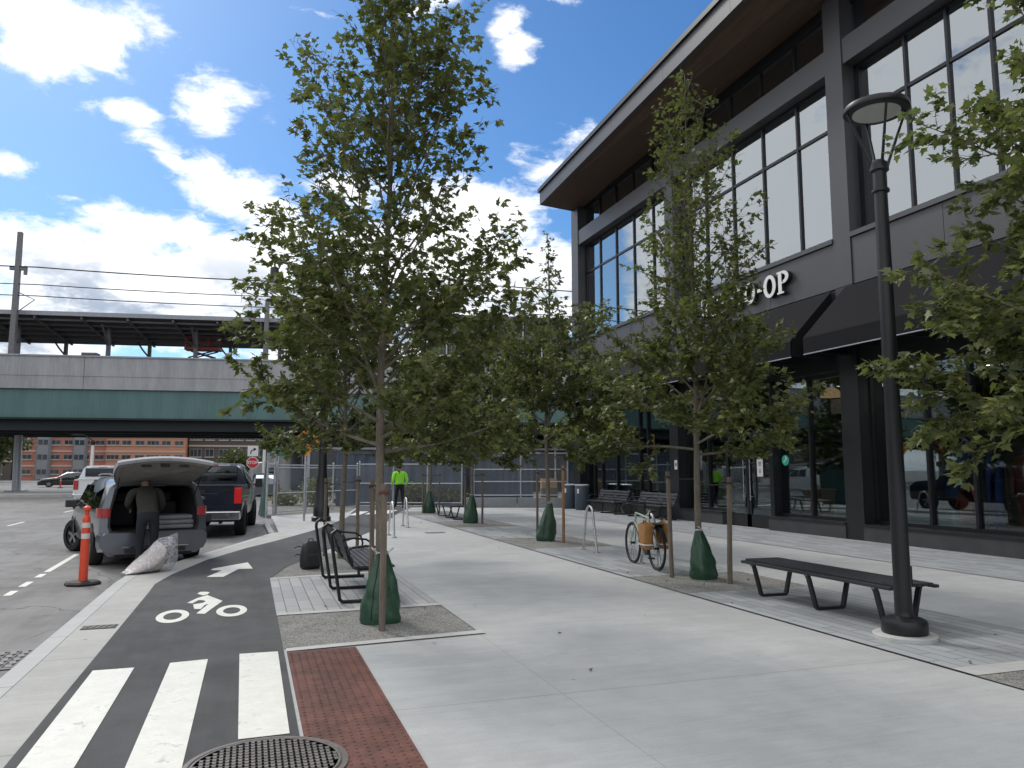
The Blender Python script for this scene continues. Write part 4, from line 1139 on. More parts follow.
# notices on the glass
b=MB(); b.box(GX-.262,18.02,1.42,GX-.258,18.28,1.98,0)
for z,w_ in ((1.90,.05),(1.80,.12),(1.76,.12),(1.72,.1),(1.60,.06),(1.56,.1),(1.52,.06)): b.box(GX-.264,18.15-w_/2,z,GX-.262,18.15+w_/2,z+.02,1)
P_('notice',[M['paper'],M['ink']],b)
b=MB(); b.box(FX-.026,22.30,1.62,FX-.022,22.47,1.92,0); b.box(FX-.028,22.34,1.72,FX-.026,22.41,1.84,1); P_('notice',[M['paper'],M['ink']],b)
b=MB(); b.cyl((GX-.012,17.38,1.86),(GX-.008,17.38,1.86),.14,n=24,mi=0)
b.prism_ax([(17.43,1.78),(17.46,1.82),(17.36,1.90),(17.40,1.95),(17.35,1.97),(17.31,1.90),(17.40,1.82)],GX-.016,GX-.013,'x',1); P_('round_sticker',[M['tealst'],M['paper']],b)

# the shop's own ceiling lights, on by day
for (lx,ly) in ((16.2,12.2),(16.2,17.0)):
    ld=bpy.data.lights.new('shop_ceiling_light','AREA'); ld.energy=30; ld.size=1.2; ld.color=(1,.86,.7)
    lo_=bpy.data.objects.new('shop_ceiling_light',ld); COL.objects.link(lo_); lo_.location=(lx,ly,3.95)
for i_,(lx,ly) in enumerate(((15.4,11.2),(15.4,12.6),(15.4,14.0),(15.4,16.9),(15.4,18.4))):
    t=empty('ceiling_spotlight',(lx,ly,4.05),0,'small lit spotlight under the dark shop ceiling, one of a row','spotlight','lit spotlights on the shop ceiling')
    b=MB(); b.cyl((0,0,-.14),(0,0,0),.05,n=14); b.build('housing',M['black'],t)
    b=MB(); b.cyl((0,0,-.15),(0,0,-.141),.04,n=14); b.build('lens',mk('lit lens',(.8,.8,.7),.5,emit=(1,.88,.7),estr=6) if i_==0 else bpy.data.materials['lit lens'],t)
# goods inside the windows
t=empty('plywood_lectern',(14.2,16.75,.12),0,'pale plywood stand inside the shop window left of the wide dark column','stand')
b=MB(); b.box(-.2,-.36,0,.2,.36,.95); b.build('cabinet',M['timber'],t,bevel=.01)
b=MB(); b.box(-.23,-.40,.951,.23,.40,.99); b.build('top',M['timber'],t,bevel=.006)
b=MB(); b.box(-.1,-.03,.99,.0,.03,1.35); b.box(-.14,-.09,1.20,-.11,.1,1.45); b.build('card_holder',M['paper'],t)
t=empty('pendant_lamp',(14.6,16.6,4.05),0,'domed warm lit pendant lamp hanging inside the shop window','lamp')
b=MB(); b.cyl((0,0,-.28),(0,0,0),.008); b.build('cord',M['black'],t)
b=MB(); b.lathe([(.05,-.26),(.14,-.30),(.24,-.40),(.29,-.52),(.28,-.52),(.22,-.41),(.12,-.32),(0,-.29)],n=28); b.build('lamp_shade',M['warm'],t,smooth=True)
t=empty('menu_board',(14.9,16.6,4.05),0,'blank pale board hanging inside the shop window below the pendant lamp','board')
b=MB(); b.box(-.02,-.35,-.95,.02,.35,-.55); b.build('board',M['panel'],t)
b=MB(); b.cyl((0,-.3,-.55),(0,-.3,0),.005,n=6); b.cyl((0,.3,-.55),(0,.3,0),.005,n=6); b.build('cord',M['black'],t)
def garment(x,y,z,w_,h,mat,lab,pants=False,rz=0):
    t=empty('hanging_garment',(x,y,z),rz,lab,'garment','garments hanging inside the shop window')
    b=MB()
    if pants: pl=[(-w_/2,0),(w_/2,0),(w_/2*1.1,-h),(.03,-h),(0,-h*.35),(-.03,-h),(-w_/2*1.1,-h)]
    else: pl=[(-.08,0),(.08,0),(w_*.42,-.06),(w_*.72,-h*.55),(w_*.56,-h*.60),(w_*.40,-h*.32),(w_*.42,-h),(-w_*.42,-h),(-w_*.40,-h*.32),(-w_*.56,-h*.60),(-w_*.72,-h*.55),(-w_*.42,-.06)]
    b.prism_ax(pl,-.06,.06,'x'); b.build('cloth',mat,t,bevel=.03)
    b=MB(); b.tube([(0,-.16,-.05),(0,0,.03),(0,.16,-.05)],.006,5); b.tube([(0,0,.03),(0,0,.10),(0,.03,.12)],.005,5); b.build('hanger',M['steel'],t)
def rack(x,y,z,L,lab):
    t=empty('garment_rack',(x,y,.12),0,lab,'garment rack','steel garment racks inside the shop')
    b=MB(); b.tube([(0,-L/2,0),(0,-L/2,z-.12),(0,L/2,z-.12),(0,L/2,0)],.018,6); b.build('rail',M['black'],t)
    b=MB(); b.box(-.25,-L/2-.02,0,.25,-L/2+.02,.03); b.box(-.25,L/2-.02,0,.25,L/2+.02,.03); b.build('foot',M['black'],t)
rack(15.0,13.4,2.43,2.6,'tall rail rack holding red and blue jackets behind the shop window')
rack(15.0,13.2,1.32,1.5,'low rail rack with a coral garment behind the shop window')
rack(15.0,11.4,2.02,2.3,'rail rack with long blue and rust clothes at the right of the shop window')
garment(15.0,14.35,2.31,.5,.62,M['rust'],'dark rust jacket, leftmost of the clothes in the right shop window')
garment(15.0,13.9,2.31,.5,.60,M['redsh'],'red jacket hanging high in the right shop window')
garment(15.0,13.1,2.31,.42,.55,M['bluesh'],'blue shirt hanging high next to the red jacket')
garment(15.0,13.35,1.55,.46,.55,M['bluesh'],'bright blue vest hanging at mid height in the window')
garment(15.0,13.0,1.20,.42,.75,M['coral'],'coral garment hanging low near the mullion')
garment(15.0,12.3,1.90,.32,1.7,M['bluesh'],'long blue trousers beside the mullion',True)
garment(15.0,11.6,1.90,.48,1.4,M['rust'],'long rust coat right of the blue trousers')
garment(15.0,10.9,1.90,.5,.85,M['greysh'],'pale grey green jacket at the right end of the rack')
rack(15.6,9.6,2.1,1.3,'rail rack at the right margin of the photo inside the shop')
garment(15.6,9.8,1.98,.5,.8,M['greysh'],'pale jacket on the rack at the right margin of the photo')

# ------------------------------------------------------------------ viaduct with station platform
VA=math.atan2(-.155,.988)
def Vloc(x,y=0,z=0): 
    return (-16+x*math.cos(VA)-y*math.sin(VA),60+x*math.sin(VA)+y*math.cos(VA),z)
vd=empty('railway_viaduct',(-16,60,0),VA,'long railway viaduct with grey concrete parapet over a green steel girder','viaduct')
X0,X1=-70,95
b=MB()
for k in range(11):
    a=X0+k*15; b.box(a,0,7.12,a+14.97,.35,9.36)
    b.box(a,-.03,8.02,a+14.97,0,8.05); b.box(a,-.06,7.12,a+14.97,0,7.22)
b.box(X0,-.08,9.36,X1,.43,9.46)
b.build('parapet',M['pier'],vd)
b=MB(); b.box(X0,.12,5.15,X1,.30,7.11)
b.build('green_girder',M['girder'],vd)
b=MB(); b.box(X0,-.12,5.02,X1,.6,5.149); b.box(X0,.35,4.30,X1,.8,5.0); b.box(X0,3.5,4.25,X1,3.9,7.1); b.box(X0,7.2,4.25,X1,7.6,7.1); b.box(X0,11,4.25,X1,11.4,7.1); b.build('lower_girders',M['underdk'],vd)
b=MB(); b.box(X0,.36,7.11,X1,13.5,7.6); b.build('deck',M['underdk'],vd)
b=MB(); b.box(X0,13.2,7.62,X1,13.5,9.0); b.build('far_parapet',M['pier'],vd)
for k,x in enumerate((-62,-45,18.2,34,50,66,82)):
    for y in (2.5,11):
        b=MB(); b.cyl((x,y,-.2),(x,y,4.24),.55,.5,n=24); b.build('pier_column',M['pier'],vd,smooth=True)
for x,y,r in ((-1.9,7.5,.30),(-24,7.5,.3)):
    b=MB(); b.cyl((x,y,-.2),(x-.1,y,4.24),r,r*.9,n=16); b.box(x-.6,y-.6,-.15,x+.6,y+.6,.08); b.build('steel_column',M['galv'],vd,smooth=True)
cp=empty('platform_canopy',(-16,60,0),VA,'dark steel platform canopy on slim posts on top of the railway viaduct','canopy')
b=MB(); b.prism_ax([(1.0,12.42),(8.2,11.55),(8.2,11.7),(1.0,12.62)],X0,19.5,'x'); b.build('roof',M['canopy'],cp)
b=MB(); b.box(X0,.93,12.38,19.5,.995,12.68); b.build('roof_edge',M['canopyl'],cp)
b=MB()
for k in range(6):
    y=1.6+k*1.2; z=12.36-(y-1.0)*.121; b.box(X0,y,z-.16,19.5,y+.08,z-.02)
x=-69
while x<19: b.obox((x,4.6,11.86),(.14,7.0,.2),(-.121,0,0)); x+=3.05
b.build('purlins',M['mast'],cp)
xx=[-60+6.1*k for k in range(13)]
for x in xx:
    b=MB(); b.box(x+4.3-.13,3.4,7.6,x+4.3+.13,3.66,12.2); b.obox((x+4.3,2.7,11.4),(.12,1.9,.14),(-.75,0,0)); b.build('canopy_post',M['mast'],cp)
    b=MB(); b.box(x+6.1-.12,7.2,7.6,x+6.1+.12,7.44,11.7); b.tube([(x+6.1,7.3,10.4),(x+5.6,7.3,11.0),(x+5.2,7.3,11.6)],.07,6); b.build('canopy_post',M['mast'],cp)
# equipment on the platform
t=empty('scissor_lift',Vloc(11.6,5.2,7.6),VA,'red scissor lift raised under the platform canopy','scissor lift')
b=MB(); b.box(-1.1,-.5,.3,1.1,.5,.75); b.build('chassis',M['redlift'],t)
for sx in (-.8,.8):
    for sy in (-.45,.45):
        b=MB(); b.cyl((sx,sy-.08,.25),(sx,sy+.08,.25),.25,n=16); b.build('wheel',M['tyre'],t)
b=MB()
for z in (.75,1.35,1.95,2.55):
    for y in (-.4,.4):
        b.obox((0,y,z+.30),(2.1,.07,.10),(0,.29,0)); b.obox((0,y,z+.30),(2.1,.07,.10),(0,-.29,0))
b.build('scissor_arms',M['black'],t)
b=MB(); b.box(-1.3,-.5,3.16,1.3,.5,3.36)
for x in (-1.25,-.4,.4,1.25):
    b.box(x-.03,-.5,3.36,x+.03,-.44,4.2); b.box(x-.03,.44,3.36,x+.03,.5,4.2)
b.box(-1.27,-.5,4.14,1.27,-.44,4.2); b.box(-1.27,-.5,3.7,1.27,-.45,3.75); b.build('platform_cage',M['redlift'],t)
t=empty('equipment_box',Vloc(4.8,1.6,7.6),VA,'grey brown equipment box standing behind the viaduct parapet','cabinet')
b=MB(); b.box(-.5,-.4,0,.5,.4,2.25); b.build('cabinet_body',M['mast'],t,bevel=.02)
b=MB(); b.box(-.45,-.43,.1,.45,-.401,2.15); b.build('cabinet_door',M['canopy'],t)
# masts and wires
for x,top,lab,b0 in ((.15,18.1,'tall grey catenary mast standing on the viaduct near the left edge of the photo',.5),(16.9,13.9,'catenary mast beside the end of the platform canopy, left of the nearest tree',.5)):
    t=empty('catenary_mast',Vloc(x,b0,7.6),VA,lab,'mast','masts along the railway viaduct')
    h=top-7.6
    b=MB(); b.ring_loft([[(sx*w_,sy*w_,z) for sx,sy in ((-1,-1),(1,-1),(1,1),(-1,1))] for z,w_ in ((0,.19),(h,.14))]); b.build('mast_post',M['mast'],t)
    b=MB(); b.box(-.45,-.35,.0,.45,.35,.12); b.box(-.3,-.32,1.6,.3,.3,1.7)
    b.build('base_flange',M['mast'],t)
    if top>15:
        b=MB(); b.box(-.5,-.1,h-2.7,.55,.1,h-2.5); b.cyl((.5,0,h-3.0),(.5,0,h-2.4),.12,n=10); b.tube([(0,0,h-4.2),(1.2,0,h-4.75),(.1,0,h-5.7)],.04,6); b.build('bracket',M['mast'],t)
for i,(z,lab) in enumerate(((15.70,'topmost overhead wire above the viaduct canopy'),(14.45,'middle overhead wire above the viaduct canopy'),(13.65,'lowest overhead wire just above the canopy roof'))):
    t=MB(); pts=[]
    for k in range(61):
        x=X0+(X1-X0)*k/60; s_=((x-.15)%33)/33; pts.append((x,.4,z-.5*4*s_*(1-s_)*(.6 if i else .8)))
    t.tube(pts,.035 if i else .045,5)
    t.build('overhead_wire',M['black'],None,loc=(-16,60,0),rz=VA,label=lab,cat='wire',group='overhead wires of the railway')
# stair and lift tower of the station seen through the trees
t=empty('station_tower',Vloc(35,2.0,0),VA,'dark glazed station stair tower rising over the viaduct behind the trees','building')
b=MB(); b.box(-6.5,0,7.6,4.5,6,13.2); b.box(5.2,1,7.6,10.5,6,12.2); b.build('wall',M['bk_dark'],t)
b=MB(); b.box(-7.0,-.6,13.2,5,6.5,13.5); b.build('roof',M['canopy'],t)
for k in range(7):
    b=MB(); b.box(-6.2+k*1.5,-.08,10.6,-5.0+k*1.5,-.01,12.9); b.build('window',M['wpane'],t)
b=MB()
for k in range(8): b.box(-6.45+k*1.5,-.16,7.6,-6.35+k*1.5,-.09,13.2)
b.box(-6.5,-.15,10.3,4.5,-.09,10.42); b.build('mullion',M['galv'],t)
t=empty('tower_block',(42,88,0),VA,'distant brown block with a navy upper box, between the trees and shop','building')
b=MB(); b.box(-3,0,0,1.2,9,17.6); b.build('wall',M['timber'],t)
b=MB(); b.box(1.21,-.2,0,12,9,19.0); b.build('wall',M['cont'],t)
b=MB()
for k in range(5): b.box(2+k*1.9,-.26,13.5,3.2+k*1.9,-.21,16.5)
b.build('window',M['wpane'],t)
t=empty('undercroft_building',Vloc(19.5,3,0),VA,'low dark glazed building under the viaduct behind the chain link fence','building')
b=MB(); b.box(0,0,-.1,45,8,4.1); b.build('wall',M['bk_dark'],t)
for k in range(16):
    b=MB(); b.box(.6+k*2.7,-.05,.6,2.7+k*2.7,-.005,3.1); b.build('window',M['wpane'],t)
b=MB()
for k in range(17): b.box(.42+k*2.7,-.12,.0,.54+k*2.7,-.06,3.6)
b.box(0,-.11,3.15,45,-.06,3.3); b.build('mullion',M['galv'],t)

# ------------------------------------------------------------------ brick houses far beyond the viaduct
def brick_house(loc,rz,W,H,D,mat,label,floors,cols_,bays_=(),stoneline=True):
    t=empty('brick_building',loc,rz,label,'building')
    b=MB(); b.box(0,0,-.3,W,D,H); b.build('wall',M[mat],t)
    fh=H/floors; cw=W/cols_
    if stoneline:
        b=MB()
        for f in range(1,floors+1): b.box(-.05,-.12,f*fh-.35,W+.05,-.002,f*fh-.05)
        b.build('cornice',M['stone'],t)
    for f in range(floors):
        if f>3: continue
        for c in range(cols_):
            x=(c+.5)*cw; wdt=1.5 if c%3 else 2.0
            z0=f*fh+.9; z1=f*fh+fh-.75
            b=MB(); b.box(x-wdt/2,-.10,z0,x+wdt/2,-.003,z1,0)
            n_=3 if c%3==0 else 2
            for k in range(n_): 
                a=x-wdt/2+.09+(wdt-.09)*k/n_; b.box(a,-.115,z0+.1,a+(wdt-.09)/n_-.09,-.101,z1-.1,1)
            b.box(x-wdt/2-.1,-.18,z0-.16,x+wdt/2+.1,-.004,z0-.004,2)
            b.build('window',[M['wframe'],M['wpane'],M['stone']],t)
    for x in bays_:
        b=MB(); b.prism([(x-1.15,-.19),(x-.8,-.9),(x+.8,-.9),(x+1.15,-.19)],.0,H-.5); b.build('bay',M['bay'],t)
        for f in range(min(4,floors)):
            b=MB(); b.box(x-.7,-.96,f*fh+.9,x+.7,-.902,f*fh+fh-.8,1); b.box(x-.06,-.99,f*fh+.9,x+.06,-.961,f*fh+fh-.8,0); b.build('window',[M['wframe'],M['wpane']],t)
    return t
brick_house((-37.2,150,0),-.02,13.5,15,14,'brickR','red brick apartment house with two grey bay windows, seen under the viaduct',6,6,(3.9,9.4))
brick_house((-23.6,148.5,0),-.02,12.6,15,14,'brickO','orange brick apartment house without bay windows, seen under the viaduct',6,6)
brick_house((-10.7,152,0),-.03,26,15.5,14,'brickG','dark grey brown brick mill building behind the navy pickup truck',5,11)
brick_house((14.6,130,0),-.05,9,4.5,8,'brickR','low dark red brick building behind the fence, below the white box truck',1,3)

brick_house((-110,150,0),0,72,13,14,'brickG','long brown brick building added beyond the viaduct to darken the shop glass reflection',4,16)  # added to cover a bright gap in the shop glass reflection
brick_house((-31,-8,0),rad(90),52,11.5,14,'brickG','unseen long brown brick building added across the road to darken the shop glass',3,20)  # out of view, added to darken the ground floor reflections
# background trees
def bg_tree(loc,H,R,n,seed,lab,size=.42,nm='broadleaf_tree'):
    rg=np.random.default_rng(seed); t=empty(nm,loc,0,lab,'tree','dark trees beyond the viaduct')
    b=MB(); b.tube([(0,0,-.1),(.1,0,H*.35),(0,.1,H*.8)],[R*.09,R*.06,.03],8)
    for k in range(7):
        a=k*2.4; b.tube([(.05,0,H*(.25+.07*k)),(R*.5*math.cos(a),R*.5*math.sin(a),H*(.42+.07*k))],[R*.035,.02],5)
    b.build('trunk',M['bark'],t)
    C=rg.normal(0,1,(26,3)); C/=np.linalg.norm(C,axis=1)[:,None]; C*=rg.uniform(.3,.85,26)[:,None]
    C=C*np.array([R,R,H*.40])+np.array([0,0,H*.58])
    idx=rg.integers(0,26,n); q=rg.normal(0,1,(n,3)); q/=np.linalg.norm(q,axis=1)[:,None]
    P=C[idx]+q*(rg.uniform(.4,1,n)**.5)[:,None]*R*.36
    D=q.copy()
    leaf_object('crown',P,D,size,M['leafB'],t,rg,LEAFS)
    return t
bg_tree((-36,100,-.1),13,5.2,5200,1,'large dark tree at the left edge of the photo under the viaduct',.55)
bg_tree((-34.5,112,-.1),12,4.6,4000,2,'dark tree farther left, half outside the photo under the viaduct',.6)
bg_tree((-1.5,118,-.1),4.5,3.2,2600,3,'rounded green bush tree in front of the grey brown mill building',.4)
bg_tree((-34,128,-.1),11,4.0,2600,4,'dark tree between the large left tree and the red brick house',.5)
def weeds(loc,R,H,n,seed,lab):
    rg=np.random.default_rng(seed); t=empty('weed_clump',loc,0,lab,'plant','weeds behind the chain link fence')
    b=MB(); 
    for k in range(14):
        a=rg.uniform(0,6.28); r_=rg.uniform(.1,.8)*R; b.tube([(r_*.4*math.cos(a),r_*.4*math.sin(a),0),(r_*math.cos(a),r_*math.sin(a),H*rg.uniform(.5,.9))],[.012,.005],4)
    b.build('stem',M['twig'],t)
    P=rg.normal(0,1,(n,3))*np.array([R*.42,R*.42,H*.26])+np.array([0,0,H*.5]); P[:,2]=np.clip(P[:,2],.03,H)
    leaf_object('foliage',P,rg.normal(0,1,(n,3)),.16,M['weed'],t,rg,LEAFS)
weeds((7.6,36.5,ZR),.9,1.1,900,1,'yellow green weeds just right of the person in the lime top')
weeds((9.4,36.6,ZR),.7,.9,600,2,'lower yellow green weeds behind the fence above the far bench')
weeds((3.0,37.5,ZR),.9,1.3,800,3,'dry olive weeds behind the fence beside the black lamp post')
weeds((1.6,39,ZR),.8,.7,500,4,'low green weeds behind the fence left of the sign pole')

for k,(x,y) in enumerate(((-22,-2),(-22.5,9),(-22,20),(-22.5,31),(-22,42))):  # tree row out of view, added to shape the shop glass reflections
    bg_tree((x,y,ZR),8.5,3.3,1500,20+k,'unseen street tree added across the road to darken the shop glass',.5)['group']='unseen trees added across the road'
# ------------------------------------------------------------------ lamp post with hanging lantern, sign pole, far signs
t=empty('lantern_post',(2.18,25.2,.0),0,'tall black lamp post with a hanging lantern on a long arm, behind the trees','street lamp')
b=MB(); b.lathe([(.30,0),(.30,.12),(.25,.16),(.25,.40),(.20,.5),(.18,1.2),(.14,1.5),(.12,2.4),(.105,5),(.085,8.3),(.05,8.5),(0,8.6)],n=16); b.build('post',M['black'],t,smooth=True)
b=MB(); b.tube([(0,0,8.10),(-.6,0,8.14),(-1.2,0,8.20),(-1.66,0,8.24)],.035,8); b.ball((-1.66,0,8.3),.07); b.cyl((-1.66,0,8.24),(-1.66,0,8.05),.03); b.build('arm',M['black'],t,smooth=True)
b=MB(); b.lathe([(.03,8.08),(.13,8.02),(.14,7.75),(.20,7.62),(.24,7.52),(.23,7.50),(.0,7.50)],c=(-1.66,0,0),n=20); o=b.build('lantern',M['black'],t,smooth=True)
b=MB(); b.lathe([(.21,7.50),(.20,7.36),(.12,7.24),(.0,7.20)],c=(-1.66,0,0),n=20); b.build('globe',M['lampw'],o,smooth=True)
t=empty('sign_pole',(1.67,25.45,.0),0,'slim grey pole carrying an orange diamond sign half hidden by leaves','sign')
b=MB(); b.cyl((0,0,0),(0,0,3.1),.035,n=10); b.build('pole',M['galv'],t)
b=MB(); s_=.46; b.prism_ax([(-s_,2.48),(0,2.48-s_),(s_,2.48),(0,2.48+s_)],-.055,-.04,'y'); o=b.build('sign_face',M['signo'],t)
b=MB(); b.prism_ax([(-.22,2.54),(-.02,2.74),(.20,2.74),(.20,2.52),(.12,2.60),(-.10,2.38),(-.18,2.46),(.02,2.66)],-.062,-.057,'y'); b.build('arrow_symbol',M['ink'],o)
t=empty('traffic_signal',(3.05,44,ZR),0,'yellow traffic signal head with three dark lenses behind the leaves','traffic light')
b=MB(); b.cyl((0,.2,0),(0,.2,4.3),.06,n=10); b.build('pole',M['galv'],t)
b=MB(); b.box(-.22,-.1,2.75,.22,.12,4.0); o=b.build('housing',M['signy'],t,bevel=.02)
for z in (3.0,3.38,3.76):
    b=MB(); b.cyl((0,-.12,z),(0,-.101,z),.13,n=18); b.build('lens',M['black'],o)
t=empty('stop_sign',(.12,45,ZR),0,'red stop sign below a white square turn arrow sign behind the navy pickup','sign')
b=MB(); b.cyl((0,.04,0),(0,.04,2.85),.03,n=8); b.build('pole',M['galv'],t)
b=MB(); b.prism_ax([(.30*math.cos(PI/8+k*PI/4),2.10+.30*math.sin(PI/8+k*PI/4)) for k in range(8)],-.02,0,'y',0); b.prism_ax([(.335*math.cos(PI/8+k*PI/4),2.10+.335*math.sin(PI/8+k*PI/4)) for k in range(8)],-.012,.004,'y',1); b.build('stop_face',[M['signr'],M['signw']],t)
def text(parent,s_,loc,size,mat,rot=(PI/2,0,0),name='lettering',ext=.004):
    cu=bpy.data.curves.new(name,'FONT'); cu.body=s_; cu.size=size; cu.align_x='CENTER'; cu.align_y='CENTER'; cu.extrude=ext; cu.offset=size*.02
    o=bpy.data.objects.new(name,cu); COL.objects.link(o)
    dg=bpy.context.evaluated_depsgraph_get(); me=bpy.data.meshes.new_from_object(o.evaluated_get(dg)); bpy.data.objects.remove(o)
    o=bpy.data.objects.new(name,me); COL.objects.link(o); me.materials.clear(); me.materials.append(mat)
    o.parent=parent; o.location=loc; o.rotation_euler=rot; return o
text(t,'STOP',(0,-.026,2.10),.22,M['signw'])
b=MB(); b.box(-.28,-.02,2.46,.28,0,3.02); o=b.build('arrow_sign',M['signw'],t)
b=MB(); b.tube([(-.12,-.026,2.58),(-.11,-.026,2.70),(-.05,-.026,2.79),(.06,-.026,2.83)],.028,6); b.prism_ax([(.04,2.73),(.19,2.86),(.03,2.93)],-.03,-.024,'y'); b.build('arrow_symbol',M['ink'],o)
t=empty('street_name_sign',(1.45,44,ZR),0,'green street name blades on a pole above the fence','sign')
b=MB(); b.cyl((0,0,0),(0,0,2.9),.03,n=8); b.build('pole',M['galv'],t)
b=MB(); b.box(-.45,-.03,2.45,.45,-.012,2.62); b.build('blade',M['signg'],t)
b=MB(); b.obox((0,0,2.74),(.8,.018,.16),(0,0,.9)); b.build('blade',M['signg'],t)
def two_tone(x,y,h,lab,split=1.7,nm='street_lamp'):
    t=empty(nm,(x,y,ZR),0,lab,'street lamp','far street lamps with white upper poles')
    b=MB(); b.cyl((0,0,0),(0,0,split),.16,.13,n=12); b.build('base',M['black'],t)
    b=MB(); b.cyl((0,0,split),(0,0,h-.3),.12,.10,n=12); b.build('pole',M['paper'],t)
    b=MB(); b.lathe([(.14,h-.3),(.16,h-.1),(.10,h),(.0,h+.05)],n=12); b.tube([(0,0,h-.02),(-.5,0,h+.35),(-.9,0,h+.4)],.04,6); b.box(-1.3,-.1,h+.36,-.7,.1,h+.44); b.build('lamp_head',M['black'],t)
two_tone(-10.25,59.2,3.7,'far street lamp with black base and white upper pole, standing under the viaduct',1.65)
two_tone(.93,58,4.3,'far street lamp with white upper pole, just right of the stop sign',1.0)

# ------------------------------------------------------------------ site fences
def fence(A,B,z0,h,npan,lab,rails=(0.05,.5,.98),mat='galv',netting=False,grp='chain link site fences'):
    A=Vector(A);B=Vector(B);d=B-A;L=d.length
    t=empty('chain_link_fence',(A.x,A.y,z0),math.atan2(d.y,d.x),lab,'fence',grp)
    for k in range(npan+1):
        b=MB(); x=L*k/npan; b.cyl((x,0,0),(x,0,h+.04),.033,n=8); b.ball((x,0,h+.06),.04,8,6); b.build('post',M[mat],t)
    b=MB()
    for r_ in rails: b.cyl((0,0,h*r_),(L,0,h*r_),.024,n=6)
    b.build('rail',M[mat],t)
    b=MB(); b.add([(0,.03,.05),(L,.03,.05),(L,.03,h*.98),(0,.03,h*.98)],[(0,1,2,3)]); b.build('wire_mesh',M['mesh'],t)
    return t
fence((1.0,31.3),(4.6,35.4),ZR,1.92,3,'chain link fence run behind the sign pole and black lamp post',(.05,.42,.93,.985))
fence((4.7,35.4),(9.0,33.6),ZR,2.0,3,'chain link fence run behind the person in the lime top',(.05,.12,.55,.98))
fence((9.2,32.35),(13.1,31.15),.42,1.95,2,'taller chain link fence standing on the concrete barrier beside the shop',(.05,.35,.62,.98))
t=empty('screened_gate',(.60,29.0,ZR),0,'fence panel covered with dark green netting standing beside the parking bay','fence')
for p in ((0,0),(.25,.1),(-.05,2.4)):
    b=MB(); b.cyl((p[0],p[1],0),(p[0],p[1],2.05 if p!=(.25,.1) else 2.35),.04,n=8); b.build('post',M['galv'],t)
b=MB(); rings=[]
for z in (0.05,.7,1.3,1.95):
    rings.append([(-.03+.05*math.sin(k*1.3+z*2)+.10*(k/14)*z*.3-(.2*(1-z/2)*math.sin(k/14*PI)),2.4*k/14,z+(.06*math.sin(k*.9) if z>1.9 else 0)) for k in range(15)])
r2=[[(x+.02,y,z) for x,y,z in r_] for r_ in rings]
b.ring_loft(rings,cap=False,closed=False); b.ring_loft(r2,cap=False,closed=False); b.build('netting',M['greentarp'],t)
b=MB(); b.add([(.02,-.02,.1),(.30,-.02,.1),(.30,-.02,.12),(.02,-.02,.12)],[(0,1,2,3)]); b.box(.0,-.03,1.9,.26,.12,1.94); b.build('rail',M['galv'],t)
for k,(a,c) in enumerate((((8.9,32.45),(11.0,31.8)),((11.02,31.79),(13.2,31.12)))):
    A=Vector(a);B=Vector(c);d=B-A
    t=empty('concrete_barrier',(A.x,A.y,ZR),math.atan2(d.y,d.x),('left' if k==0 else 'right')+' concrete barrier block under the taller chain link fence','barrier','concrete barrier blocks')
    b=MB(); b.prism_ax([(-.22,0),(-.22,.12),(-.12,.50),(.12,.50),(.22,.12),(.22,0)],0,d.length-.02,'x'); b.build('block',M['barrierc'],t,bevel=.01)
    b=MB(); b.box(.0,-.10,.501,d.length-.02,.10,.51); b.build('top_strip',M['galv'],t)
t=empty('wooden_crate',(12.55,32.0,ZR),-.25,'small yellow wooden box behind the chain link fence beside the shop corner','box')
b=MB(); b.box(-.36,-.3,0,.36,.3,.9); b.build('pallet_base',M['wood'],t)
b=MB(); b.box(-.34,-.28,.901,.34,.28,1.32); b.build('box_body',M['timber'],t,bevel=.01)
# shipping container
t=empty('shipping_container',(3.9,37.4,ZR),VA*.8,'blue grey shipping container with ribbed sides behind the fence','container')
b=MB(); n=44; Lc=6.1
pts=[]
for k in range(n):
    x=.1+(Lc-.2)*k/n; o_=(0,0,.045,.045)[k%4]; pts.append((x,o_))
pts=[(0,0)]+pts+[(Lc,0),(Lc,2.4),(0,2.4)]
b.prism(pts,.15,2.45); b.build('ribbed_wall',M['cont'],t)
b=MB(); b.box(-.02,-.03,0,Lc+.02,.10,.15); b.box(-.02,-.03,2.451,Lc+.02,2.43,2.57); b.box(-.03,-.035,.151,.08,.05,2.45); b.box(Lc-.08,-.035,.151,Lc+.03,.05,2.45); b.build('container_frame',M['cont'],t)
t=empty('shipping_container',(10.3,38.5,ZR),VA*.8,'second blue grey container behind the fence, partly behind the far trees','container')
b=MB(); b.prism([(x*.62,y) for x,y in pts],.15,2.25); b.build('ribbed_wall',M['cont'],t)
b=MB(); b.box(-.02,-.03,0,3.8,.10,.15); b.box(-.02,-.03,2.251,3.8,2.43,2.37); b.build('container_frame',M['cont'],t)
